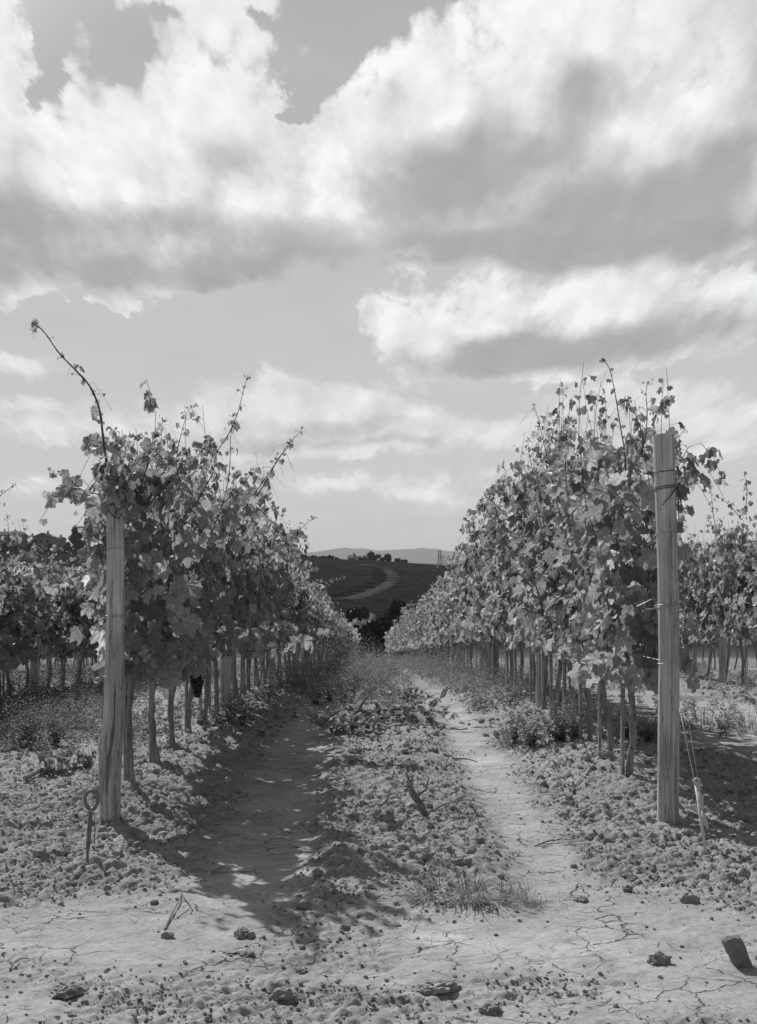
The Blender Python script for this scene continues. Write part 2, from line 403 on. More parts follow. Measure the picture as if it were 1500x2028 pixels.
def soil_fn(clod):
    def fn(t, b, out):
        p = objco(t) if not clod else t.n.new('ShaderNodeNewGeometry').outputs['Position']
        x, y, z = t.sep(p)
        big = t.noise(p, .55, 4, .6); mid = t.noise(p, 5.0, 5, .62); fin = t.noise(p, 55.0, 5, .68); vf = t.noise(p, 260.0, 3, .6)
        base = t.lin(big, .3, .7, .250, .340)
        base = t.m('MULTIPLY', base, t.lin(mid, .3, .7, .82, 1.18))
        base = t.m('MULTIPLY', base, t.lin(fin, .3, .7, .80, 1.18))
        base = t.m('MULTIPLY', base, t.lin(vf, .3, .7, .86, 1.14))
        if clod:
            base = t.m('MULTIPLY', base, t.lin(attr(t, 'rnd'), 0, 1, .80, 1.12))
            bump(t, b, t.m('ADD', fin, t.m('MULTIPLY', vf, .5)), .9, .006)
        else:
            ro = attr(t, 'rough'); tr = attr(t, 'path')
            # trodden paths and the headland are paler and dusty
            base = t.m('MULTIPLY', base, t.m('MULTIPLY_ADD', tr, .22, 1.0))
            pale = t.m('MULTIPLY', attr(t, 'pale'), t.ss(t.m('ADD', mid, t.m('MULTIPLY', fin, .5)), .62, .82))
            base = t.mix(pale, base, .50)
            # drying cracks; the shade inside them is painted into the soil colour
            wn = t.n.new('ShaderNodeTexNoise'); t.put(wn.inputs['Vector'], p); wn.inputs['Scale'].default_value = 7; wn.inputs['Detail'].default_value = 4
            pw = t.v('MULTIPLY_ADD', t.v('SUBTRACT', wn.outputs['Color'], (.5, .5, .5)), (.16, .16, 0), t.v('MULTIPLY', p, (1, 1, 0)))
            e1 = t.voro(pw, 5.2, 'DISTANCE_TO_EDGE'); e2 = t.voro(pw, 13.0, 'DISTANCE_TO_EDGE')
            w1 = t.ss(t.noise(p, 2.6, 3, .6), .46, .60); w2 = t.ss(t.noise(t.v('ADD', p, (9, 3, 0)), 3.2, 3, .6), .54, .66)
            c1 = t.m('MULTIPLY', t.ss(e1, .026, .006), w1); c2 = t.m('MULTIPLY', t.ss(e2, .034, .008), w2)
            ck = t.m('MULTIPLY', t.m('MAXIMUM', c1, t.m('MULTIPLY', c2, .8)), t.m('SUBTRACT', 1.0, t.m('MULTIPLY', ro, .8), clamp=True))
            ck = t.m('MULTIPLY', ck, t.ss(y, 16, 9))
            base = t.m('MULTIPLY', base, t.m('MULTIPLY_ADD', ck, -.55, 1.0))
            # ground cover away from the bare soil, dark vine country on the far slope
            gr = t.m('MULTIPLY', t.ss(y, 11, 30), t.lin(t.noise(p, 1.6, 5, .65), .35, .65, .35, 1.0))
            base = t.mix(gr, base, t.lin(mid, .3, .7, .09, .17))
            base = t.mix(t.ss(y, 110, 170), base, t.lin(t.noise(p, .03, 5, .6), .3, .7, .018, .030))
            hh = t.m('ADD', t.m('ADD', fin, t.m('MULTIPLY', vf, .45)), t.m('MULTIPLY', ck, -2.2))
            hh = t.m('MULTIPLY', hh, t.ss(y, 40, 8))
            bump(t, b, hh, .75, .007)
        t.l.new(gcol(t, base), b.inputs['Base Color'])
        b.inputs['Roughness'].default_value = .95; b.inputs['Specular IOR Level'].default_value = 0
    return fn
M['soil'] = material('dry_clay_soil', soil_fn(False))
M['clod'] = material('clay_clods', soil_fn(True))
def flat(v, rough=.8, var=.15, sc=8.0):
    def fn(t, b, out):
        n = t.noise(objco(t), sc, 4, .6)
        t.l.new(gcol(t, t.lin(n, .3, .7, v * (1 - var), v * (1 + var))), b.inputs['Base Color'])
        b.inputs['Roughness'].default_value = rough; b.inputs['Specular IOR Level'].default_value = .2 if rough < .9 else 0
    return fn
M['track'] = material('dusty_track', flat(.05, .95, .25, .3))
M['plaster'] = material('pale_plaster', flat(.22, .9, .12, .4))
M['roof'] = material('clay_roof_tiles', flat(.12, .9, .3, 1.2))
M['pane'] = material('dark_window', flat(.03, .25, .1))
M['mount'] = material('wooded_mountains', flat(.06, 1.0, .35, .002))
M['steel'] = material('pylon_steel', flat(.10, .6))
M['grape'] = material('dark_grapes', flat(.032, .5, .4, 60))
M['stone'] = material('rough_stone', soil_fn(True))

# ================================================================== terrain
ROWS = {'L1': -1.51, 'R1': 1.72, 'L2': -4.12, 'R2': 4.95, 'L3': -7.3, 'R3': 8.18}
SKEW = -0.0055
START = {'L1': 7.4, 'R1': 7.4, 'L2': 10.5, 'R2': 13.0, 'L3': 14, 'R3': 14}
def rowx(k, Y): return ROWS[k] + SKEW * Y
_zcX = np.array([-6000, -400, -144, -60, -29, 2, 35, 120, 400, 6000.])
_zcZ = np.array([4, 5, 3.9, 3.2, 2.5, 1.1, -1.4, -5, -6, -6.])
def base_z(X, Y):
    X = np.asarray(X, float); Y = np.asarray(Y, float)
    k = 3.0
    z1 = -.068 * k * np.logaddexp(0, (np.minimum(Y, 900) - 15) / k)
    z1 = np.maximum(z1, -8.6)
    t = np.clip((Y - 185) / 340, 0, 1); t = t * t * (3 - 2 * t) * .45 + t * .55
    zc = np.interp(X, _zcX, _zcZ)
    z2 = -8.6 + (zc + 8.6) * t
    z3 = z2 + (-13 - z2) * sstep(Y, 560, 1300)
    z = np.where(Y < 185, z1, z3)
    return z + sstep(Y, 180, 260) * (1 - sstep(Y, 3000, 4000)) * .5 * pn(X * .02, Y * .02, 4)

def worley(x, y, seed):
    """half-dome crumbs at jittered cell points: height 0..1 above the gaps"""
    xi = np.floor(x).astype(np.int64); yi = np.floor(y).astype(np.int64); best = np.full(x.shape, 0.0)
    for dx in (-1, 0, 1):
        for dy in (-1, 0, 1):
            cx, cy = xi + dx, yi + dy
            hsh = _perm[(_perm[(cx + seed * 7) & 511] + cy + seed * 13) & 511]
            jx, jy, rr = (hsh * 37 % 512) / 512, (hsh * 91 % 512) / 512, .32 + .42 * ((hsh * 151 % 512) / 512)
            d2 = ((cx + jx - x) ** 2 + (cy + jy - y) ** 2) / rr ** 2
            best = np.maximum(best, np.sqrt(np.clip(1 - d2, 0, 1)) * rr)
    return best
def crumbs(X, Y):
    """height of the crumbled clay, metres, for full roughness"""
    wx, wy = X + .02 * pn(X * 21, Y * 21, 81), Y + .02 * pn(X * 21, Y * 21, 83)
    big = .5 + .5 * np.clip(pn(X * 2.2, Y * 2.2, 85) * 2.2, -1, 1)
    return .040 * worley(wx * 10.5, wy * 10.5, 3) * (.15 + big) + .034 * worley(wx * 19, wy * 19, 5) * (.5 + .7 * big) + .020 * worley(wx * 36, wy * 36, 9) + .012 * np.abs(pn(X * 7, Y * 7, 89)) + .008 * pn(X * 45, Y * 45, 87)
def masks(X, Y):
    """rough = clods, path = trodden smooth strips, pale = dried puddle spots"""
    X = np.asarray(X, float); Y = np.asarray(Y, float)
    rough = np.zeros(np.broadcast(X, Y).shape); path = np.zeros_like(rough); mound = np.zeros_like(rough)
    wob = .10 * pn(X * 1.3, Y * 1.3, 31) + .05 * pn(X * 4, Y * 4, 33)
    for k in ROWS:
        dx = X - rowx(k, Y) + wob
        on = sstep(Y, START[k] - 1.6, START[k] - .5)
        g = np.exp(-(dx / .42) ** 2) * sstep(Y, START[k] - .2, START[k] + 1.9)
        mound = np.maximum(mound, g)
        rough = np.maximum(rough, (1 - sstep(np.abs(dx), .50, .80)) * on)
    # clods stretch out over the headland round both end posts
    for (cx, cy, rx, ry) in ((-1.75, 6.75, .75, 1.0), (2.05, 6.6, .8, 1.25), (-3.0, 8.6, 1.3, 2.4), (2.6, 9.5, .6, 2.)):
        d = np.sqrt(((X - cx) / rx) ** 2 + ((Y - cy) / ry) ** 2) + wob * 1.5
        rough = np.maximum(rough, 1 - sstep(d, .55, 1.15)); mound = np.maximum(mound, .16 * (1 - sstep(d, .2, 1.1)))
    # centre strip between the wheel tracks
    dc = X - (.17 + SKEW * Y) + wob * .8
    on = sstep(Y, 5.5, 6.6)
    strip = (1 - sstep(np.abs(dc), .36, .60)) * on
    rough = np.maximum(rough, strip * .9); mound = np.maximum(mound, strip * .38)
    # loose clods along the bottom of the picture
    lo = (1 - sstep(Y, 4.75, 5.15)) * sstep(pn(X * 1.1, Y * 1.6, 41) + .12, -.12, .2)
    rough = np.maximum(rough, lo * .72)
    rough = np.maximum(rough, .5 * sstep(pn(X * .9, Y * .9, 45), .12, .42) * (1 - sstep(Y, 5.6, 6.6)))
    path = 1 - rough
    pale = np.exp(-(((X - .24) / .16) ** 2 + ((Y - 5.42) / .10) ** 2)) + .55 * np.exp(-(((X - .72) / .2) ** 2 + ((Y - 5.32) / .08) ** 2)) + .35 * np.exp(-(((X - .5) / .4) ** 2 + ((Y - 4.78) / .05) ** 2)) \
        + .5 * np.exp(-(((X - .74) / .15) ** 2 + ((Y - 10.4) / .5) ** 2))
    return rough, path, np.clip(pale * 1.2, 0, 1), mound

def ground_z(X, Y):
    X, Y = np.broadcast_arrays(np.asarray(X, float), np.asarray(Y, float))
    z = base_z(X, Y)
    near = 1 - sstep(Y, 14, 34)
    rough, path, pale, mound = masks(X, Y)
    z = z + mound * .115 * (1 - .5 * sstep(Y, 30, 60)) * (Y < 130)
    # ruts of the two wheel tracks
    for c in (-.62, .84):
        z = z - .022 * np.exp(-((X - c - SKEW * Y) / .25) ** 2) * sstep(Y, 5.5, 7) * (Y < 130)
    nr = (near > 0) & (np.abs(X) < 9) & (Y > -3)
    if np.any(nr):
        xn, yn = X[nr], Y[nr]; add = near[nr] * rough[nr] * (crumbs(xn, yn) - .035)
        sp = sstep(pn(xn * 1.7, yn * 1.7, 95), .0, .4)
        add = add + near[nr] * path[nr] * (.007 * fbm(xn, yn, 3, 3, 61) + .004 * pn(xn * 30, yn * 30, 63) + .003 * pn(xn * 13, yn * 13, 64) + sp * .010 * worley(xn * 24, yn * 24, 11))
        z = z.copy(); z[nr] = z[nr] + add
    z = z + (1 - near) * (Y < 170) * .05 * fbm(X, Y, 1.0, 2, 65)
    return z
def gz(x, y): return float(ground_z(np.array([x]), np.array([y]))[0])

def axis(segs):
    """segs: list of (end, first step, growth)"""
    out = [segs[0][0]]
    for end, st, gr in segs[1:]:
        while out[-1] < end:
            out.append(min(end, out[-1] + st)); st *= gr
            if end - out[-1] < st * .4: out[-1] = end
    return np.array(out)
xa = axis([(0,), (2.5, .0125, 1.0), (6.5, .0125, 1.02), (6300, .1, 1.16)])
xs = np.concatenate([-xa[:0:-1], xa])
ya = axis([(3.4,), (8.6, .0125, 1.0), (36, .0125, 1.008), (170, .25, 1.03), (700, 4, 1.0), (12500, 6, 1.12)])
yb = 3.4 - axis([(0,), (90, .02, 1.25)])[:0:-1]
ys = np.concatenate([yb, ya])
GX, GY = np.meshgrid(xs, ys)
GZ = ground_z(GX, GY)
nx, ny = len(xs), len(ys)
ii = (np.arange(ny - 1)[:, None] * nx + np.arange(nx - 1)[None, :]).ravel()
Q = np.stack([ii, ii + 1, ii + nx + 1, ii + nx], -1)
ro, pa, pl, mo = masks(GX, GY)
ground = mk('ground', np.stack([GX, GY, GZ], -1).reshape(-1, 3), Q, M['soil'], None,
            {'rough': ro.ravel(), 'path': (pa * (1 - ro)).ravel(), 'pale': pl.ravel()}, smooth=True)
tag(ground, kind='structure')
del GX, GY, GZ, Q, ro, pa, pl, mo

def hit_ground(px, py, lo=150, hi=560):
    """where the line of sight (px, py) meets the far slope"""
    Y = np.linspace(lo, hi, 3000); X = (px - 750) / F * Y; Z = EYE - (py - HZ) / F * Y
    d = Z - base_z(X, Y); i = np.argmax(d <= 0)
    return X[i], Y[i]

# ------------------------------------------------------------------ far country
def mountains():
    prof = [(-6000, 1104), (-900, 1103), (0, 1103), (400, 1101), (560, 1098), (600, 1096), (640, 1091), (665, 1087), (685, 1084.5), (705, 1086.5), (720, 1086), (750, 1090), (770, 1090), (800, 1087.5), (838, 1085.5), (862, 1087), (885, 1091), (915, 1095), (940, 1099),
            (1000, 1103), (1150, 1105), (1300, 1101), (1370, 1098), (1440, 1101), (1600, 1104), (2400, 1104), (8000, 1105)]
    Y0 = 9000.
    px = np.concatenate([np.linspace(-1000, 400, 60), np.linspace(405, 1500, 320), np.linspace(1510, 2500, 50)])
    yy = np.interp(px, [p[0] for p in prof], [p[1] for p in prof])
    X = (px - 750) / F * Y0
    top = EYE - (yy - HZ) / F * Y0 + 3.5 * pn(px * .06, px * 0, 5) + 2 * pn(px * .19, px * 0, 6)
    rows = [(-1500, 0, 0), (-1100, .18, 1), (-750, .42, 1), (-420, .68, 1), (-180, .88, 1), (0, 1, .2), (250, .8, 1), (700, .4, 1), (1300, 0, 0)]
    V = []
    for dy, f, nz in rows:
        bz = -16
        z = bz + (top - bz) * f + nz * 9 * fbm(px * .05 + dy * .001, np.full_like(px, dy * .004), 1.0, 3, 8) * (f > 0)
        V.append(np.stack([X * (Y0 + dy) / Y0 if False else X, np.full_like(X, Y0 + dy) + 120 * pn(px * .02, np.full_like(px, dy), 9), z], -1))
    n = len(px); V = np.concatenate(V)
    i = (np.arange(len(rows) - 1)[:, None] * n + np.arange(n - 1)[None, :]).ravel()
    o = mk('mountains', V, np.stack([i, i + 1, i + n + 1, i + n], -1), M['mount'], smooth=True)
    tag(o, kind='structure')
mountains()

TRACK = [hit_ground(*p) for p in ((668, 1189), (690, 1184.5), (712, 1178), (732, 1170.5), (750, 1163), (762, 1155), (769, 1146), (769, 1139), (763, 1132), (750, 1126), (733, 1121.5), (712, 1118))]
def smooth_line(pts, n=10):
    pts = [np.asarray(tuple(p), float) for p in pts]; pts = [2 * pts[0] - pts[1]] + pts + [2 * pts[-1] - pts[-2]]
    out = []
    for i in range(1, len(pts) - 2):
        a, b, c, d = pts[i - 1:i + 3]
        for k in range(n):
            t = k / n
            out.append(.5 * ((2 * b) + (-a + c) * t + (2 * a - 5 * b + 4 * c - d) * t * t + (-a + 3 * b - 3 * c + d) * t ** 3))
    out.append(pts[-2]); return np.array(out)
def hill_track():
    c = smooth_line(TRACK, 8)
    tg = np.gradient(c, axis=0); tg /= np.linalg.norm(tg, axis=1)[:, None]
    nrm = np.stack([-tg[:, 1], tg[:, 0]], -1)
    ws = np.array([-1.9, -1.5, -.7, 0, .7, 1.5, 1.9]) - 1.6; prof = [.03, .16, .16, .24, .16, .16, .03]
    V = []
    for w, h in zip(ws, prof):
        p = c + nrm * w
        V.append(np.stack([p[:, 0], p[:, 1], base_z(p[:, 0], p[:, 1]) + h + .1], -1))
    n = len(c); V = np.concatenate(V)
    i = (np.arange(len(ws) - 1)[:, None] * n + np.arange(n - 1)[None, :]).ravel()
    tag(mk('track', V, np.stack([i, i + 1, i + n + 1, i + n], -1), M['track'], smooth=True), kind='structure')
    return c
trk = hill_track()

def far_vine_rows():
    g = Geo(); r = np.random.default_rng(5)
    for Y0 in np.arange(205, 520, 2.3):
        X = np.arange(-175, 95, 1.6)
        Yl = Y0 + .10 * X * np.exp(-((Y0 - 230) / 60) ** 2) + 1.5 * pn(X * .02, np.full_like(X, Y0 * .03), 3)
        d = np.min(np.hypot(X[:, None] - trk[None, ::4, 0], Yl[:, None] - trk[None, ::4, 1]), axis=1)
        h = (.42 + .16 * r.random(len(X))) * sstep(d, 3.0, 4.6)
        h *= (pn(X * .05, np.full_like(X, Y0 * .11), 7) > -.62)
        w = .5 + .25 * r.random(len(X)); z = base_z(X, Yl) - .05
        n = len(X)
        V = np.concatenate([np.stack([X, Yl - w, z], -1), np.stack([X, Yl - w * .7, z + h * .75], -1), np.stack([X + r.uniform(-.5, .5, n), Yl, z + h], -1), np.stack([X, Yl + w, z], -1)])
        i = (np.arange(3)[:, None] * n + np.arange(n - 1)[None, :]).ravel()
        g.add(V, None, np.stack([i, i + 1, i + n + 1, i + n], -1), np.tile(r.random(n), 4))
    tag(g.build('distant_vine_rows', M['vine_far']), 'dark rows of vines covering the far slope around the track', 'vines', None, 'stuff')
far_vine_rows()

# ================================================================== grape leaves
_oth = np.radians([0, 10, 20, 30, 42, 54, 66, 78, 88, 102, 116, 132, 152, 168, 180])
_orr = np.array([1.0, .88, .78, .62, .80, .93, .80, .64, .60, .76, .74, .64, .58, .42, .10])
def leaf_template(n, rings, seed, teeth=.06):
    r = np.random.default_rng(seed)
    th = np.linspace(-np.pi, np.pi, n, endpoint=False)
    rad = np.interp(np.abs(th), _oth, _orr) * (1 + r.uniform(-.07, .07, n))
    if teeth: rad = rad * (1 + teeth * np.where(np.arange(n) % 2, 1, -1))
    fr = np.linspace(0, 1, rings + 1)[1:]
    x = np.concatenate([[0]] + [np.sin(th) * rad * f for f in fr]); y = np.concatenate([[0]] + [np.cos(th) * rad * f for f in fr])
    rho = np.hypot(x, y); a = np.arctan2(x, y)
    c1, c2, c3 = r.uniform(-.75, .45), r.uniform(.05, 1.0), r.uniform(-.45, .45)
    z = c1 * np.abs(x) - c2 * np.maximum(y, 0) ** 2 * .6 + c3 * x * y + .13 * rho ** 2 * np.sin(5 * a + r.uniform(0, 6)) + .05 * rho * np.cos(9 * a + r.uniform(0, 6))
    T = [(0, 1 + i, 1 + (i + 1) % n) for i in range(n)]
    for k in range(1, rings):
        o0, o1 = 1 + (k - 1) * n, 1 + k * n
        for i in range(n):
            j = (i + 1) % n
            T += [(o0 + i, o1 + i, o1 + j), (o0 + i, o1 + j, o0 + j)]
    return np.stack([x, y, z], -1), np.array(T), np.stack([x, y], -1)
LEAF = {'hi': [leaf_template(36, 2, 100 + i) for i in range(14)],
        'mid': [leaf_template(18, 1, 200 + i, .05) for i in range(6)],
        'lo': [leaf_template(9, 1, 300 + i, 0) for i in range(5)]}

def unit(v): return v / (np.linalg.norm(v, axis=-1, keepdims=True) + 1e-9)
def scatter(g, temps, pos, tip, nrm, scale, r, rnd=None):
    """copies of leaf templates: tip direction, surface normal and size per leaf"""
    pos = np.asarray(pos, float); N = len(pos)
    if not N: return
    tip = unit(np.asarray(tip, float)); nrm = np.asarray(nrm, float)
    nrm = unit(nrm - (nrm * tip).sum(-1, keepdims=True) * tip); lat = np.cross(tip, nrm)
    scale = np.broadcast_to(np.asarray(scale, float), (N,)); rnd = r.random(N) if rnd is None else np.broadcast_to(rnd, (N,))
    which = r.integers(0, len(temps), N)
    for k, tpl in enumerate(temps):
        V, T = tpl[0], tpl[1]; uv = tpl[2] if len(tpl) > 2 else None
        m = np.where(which == k)[0]
        if not len(m): continue
        W = pos[m][:, None, :] + scale[m][:, None, None] * (V[None, :, :1] * lat[m][:, None, :] + V[None, :, 1:2] * tip[m][:, None, :] + V[None, :, 2:] * nrm[m][:, None, :])
        off = (np.arange(len(m)) * len(V))[:, None, None]
        g.add(W.reshape(-1, 3), (T[None] + off).reshape(-1, 3), None, np.repeat(rnd[m], len(V)), None if uv is None else np.tile(uv, (len(m), 1)))

def leaf_frames(N, r, az):
    """hanging blades facing outward (azimuth az): tips mostly down, normals out and up"""
    out = np.stack([np.sin(az), np.cos(az), np.zeros(N)], -1)
    tip = out * r.uniform(.0, .75, N)[:, None] + np.array([0, 0, -1.0]) + r.normal(0, .38, (N, 3))
    nrm = out * .9 + np.array([0, 0, .55]) + r.normal(0, .35, (N, 3))
    return tip, nrm

def canopy(lod, seed, top=2.15, nshoot=11, half=.48, wide=.20, dens=1.0, ends=0.0, zlow=.80, size=.082, tall=.35, shift=0.0):
    """foliage of one vine: shoots rising from the fruiting wire, leaves at every node"""
    r = np.random.default_rng(seed)
    L, W = Geo(), Geo()
    P, T, N, Sz = [], [], [], []
    for i in range(nshoot):
        y0 = -half + 2 * half * (i + r.random()) / nshoot; x0 = r.normal(0, .05)
        h = top + r.normal(0, .16) + (tall * r.random() if r.random() < .55 else 0)
        k = 9; tt = np.linspace(0, 1, k)
        side = r.choice([-1, 1])
        xs_ = x0 + shift + side * wide * r.uniform(.2, 1.2) * np.sin(tt * 2.2) + r.normal(0, .02, k).cumsum()
        ys_ = y0 + r.normal(0, .14) * tt + r.normal(0, .015, k).cumsum()
        zs_ = zlow + (h - zlow) * tt
        if r.random() < .18: zs_ = zlow + (h - zlow) * np.sin(tt * 2.2) * .8; xs_ = x0 + shift + side * (.1 + .5 * tt ** 1.5)
        pts = np.stack([xs_, ys_, zs_], -1)
        W.tube(pts, np.linspace(.0048, .0013, k), 4 if lod == 'hi' else 3, cap=False)
        n = int((h - zlow) / .062 * dens); s = np.sort(r.random(n)) * .99
        p = np.stack([np.interp(s, tt, pts[:, c]) for c in range(3)], -1)
        az = r.uniform(0, 2 * np.pi, n)
        flip = (np.abs(np.sin(az)) < .5) & (r.random(n) < .6); az[flip] = r.choice([-1, 1], flip.sum()) * (np.pi / 2 + r.normal(0, .4, flip.sum()))
        if ends:                                  # the row's open end: leaves turn to the headland
            e = r.random(n) < ends; az[e] = np.pi + r.normal(0, .7, e.sum())
        pl = r.uniform(.05, .15, n) * (1 - .6 * s ** 3)
        q = p + np.stack([np.sin(az) * pl, np.cos(az) * pl, r.uniform(-.03, .04, n)], -1)
        t_, n_ = leaf_frames(n, r, az)
        sz = size * r.uniform(.5, 1.42, n) * (1 - .68 * np.clip((s - .72) / .28, 0, 1)) * (1 - .12 * s)
        P.append(q); T.append(t_); N.append(n_); Sz.append(sz)
        if lod == 'hi':
            for a, b in zip(p[::2], q[::2]): W.tube([a, (a + b) / 2 + (0, 0, .008), b], .0012, 3, cap=False)
        if r.random() < .5 and lod != 'lo':       # tendril
            a = pts[-2]; d = np.array([r.normal(0, 1), r.normal(0, 1), .3]); d /= np.linalg.norm(d)
            W.tube([a, a + d * .05, a + d * .10 + (0, 0, .015), a + d * .13 - (0, 0, .02)], .0008, 3, cap=False)
    # laterals thicken the hedge
    n = int(210 * dens); az = r.uniform(0, 2 * np.pi, n)
    zz = zlow - .10 + (top - .02 - zlow) * r.random(n) ** 1.35
    wprof = wide * (1.55 - .5 * (zz - zlow) / (top - zlow))
    q = np.stack([shift + np.sin(az) * wprof * np.sqrt(r.random(n)) * 1.15, r.uniform(-half - .05, half + .05, n), zz], -1)
    if ends: e = r.random(n) < ends; az[e] = np.pi + r.normal(0, .6, e.sum()); q[e, 1] = -half + r.uniform(-.18, .1, e.sum())
    t_, n_ = leaf_frames(n, r, az)
    P.append(q); T.append(t_); N.append(n_); Sz.append(size * r.uniform(.5, 1.45, n))
    scatter(L, LEAF[lod], np.concatenate(P), np.concatenate(T), np.concatenate(N), np.concatenate(Sz), r)
    return L, W

def join_foliage(L, W, lod, parent=None, link=True):
    """leaves and their thin green shoots in one mesh"""
    nl = sum(len(t) for t in L.T)
    V = np.concatenate(L.V + W.V); offs = L.n
    f = [np.concatenate(L.T), np.concatenate(W.Q) + offs]
    o = mk('foliage', V, f, [M['leaf'] if lod == 'hi' else M['leaf_far'], M['stem']], parent, {'rnd': np.concatenate(L.A + W.A)},
           np.concatenate(L.U + W.U) if lod == 'hi' else None, False, np.concatenate([np.zeros(nl), np.ones(len(f[1]))]), link=link)
    return o

def trunk_geo(seed, r0=.021, lod='hi', lean=0.0):
    r = np.random.default_rng(seed); g = Geo(); k = 22 if lod == 'hi' else 9
    t = np.linspace(0, 1, k); w = .026 if lod == 'hi' else .034
    px = lean * t + w * np.sin(t * 5 + r.uniform(0, 6)) + r.normal(0, .0035, k).cumsum(); py = w * np.cos(t * 4 + r.uniform(0, 6)) - w + r.normal(0, .0035, k).cumsum()
    rad = r0 * (1.25 - .35 * t + .5 * np.exp(-t * 14) + .35 * np.exp(-((t - 1) * 9) ** 2)) * (1 + (.13 * r.normal(0, 1, k) if lod == 'hi' else 0))
    g.tube(np.stack([px, py, -.08 + 1.0 * t], -1), rad, 9 if lod == 'hi' else 6)
    top = (px[-1], py[-1], .92)
    for s in (-1, 1):                           # the two arms along the wire
        n = 6; u = np.linspace(0, 1, n)
        g.tube(np.stack([top[0] + .01 * np.sin(u * 4), top[1] + s * .40 * u, .88 + .05 * np.sin(u * 3) - .04 * u], -1), r0 * np.linspace(.85, .38, n), 6)
    return g

def stake_geo(seed, h=1.55, w=.017, lod='hi'):
    r = np.random.default_rng(seed); g = Geo(); k = 8; t = np.linspace(0, 1, k)
    ox, oy = r.normal(0, .012), r.normal(0, .02)
    pts = np.stack([-.042 + ox * t, .018 + oy * t, -.12 + (h + .12) * t], -1)
    g.tube(pts, w * (1 + r.normal(0, .05, k)), 5)
    return g

def ties_geo(z):
    g = Geo(); th = np.linspace(0, 2 * np.pi, 13)
    g.tube(np.stack([-.02 + .052 * np.cos(th), .008 + .034 * np.sin(th), z + .004 * np.sin(3 * th)], -1), .0032, 5, cap=False)
    return g

def bunch_geo(seed, h=.24, rad=.06):
    r = np.random.default_rng(seed); g = Geo()
    # small berries round a tapering core
    ico = [(0, 0, 1), (.894, 0, .447), (.276, .851, .447), (-.724, .526, .447), (-.724, -.526, .447), (.276, -.851, .447),
           (.724, .526, -.447), (-.276, .851, -.447), (-.894, 0, -.447), (-.276, -.851, -.447), (.724, -.526, -.447), (0, 0, -1)]
    tri = [(0, 1, 2), (0, 2, 3), (0, 3, 4), (0, 4, 5), (0, 5, 1), (1, 6, 2), (2, 7, 3), (3, 8, 4), (4, 9, 5), (5, 10, 1), (6, 7, 2), (7, 8, 3), (8, 9, 4), (9, 10, 5), (10, 6, 1), (11, 7, 6), (11, 8, 7), (11, 9, 8), (11, 10, 9), (11, 6, 10)]
    V = np.array(ico); T = np.array(tri)
    mid = {}; V2 = [tuple(v) for v in V]; T2 = []
    def m(a, b):
        k = (min(a, b), max(a, b))
        if k not in mid:
            p = (V[a] + V[b]); p = p / np.linalg.norm(p); V2.append(tuple(p)); mid[k] = len(V2) - 1
        return mid[k]
    for a, b, c in T:
        ab, bc, ca = m(a, b), m(b, c), m(c, a); T2 += [(a, ab, ca), (b, bc, ab), (c, ca, bc), (ab, bc, ca)]
    V2, T2 = np.array(V2), np.array(T2)
    for i in range(300):
        t = r.random() ** .8; a = r.uniform(0, 6.28); rr = rad * (1 - .75 * t) * (1.0 if r.random() < .65 else .55)
        g.add(V2 * r.uniform(.008, .0105) + (math.cos(a) * rr, math.sin(a) * rr, -h * t), T2, None, r.random())
    g.tube([(0, 0, .05), (0, 0, 0), (0, 0, -h * .8)], .002, 4)
    return g
ICO2 = None

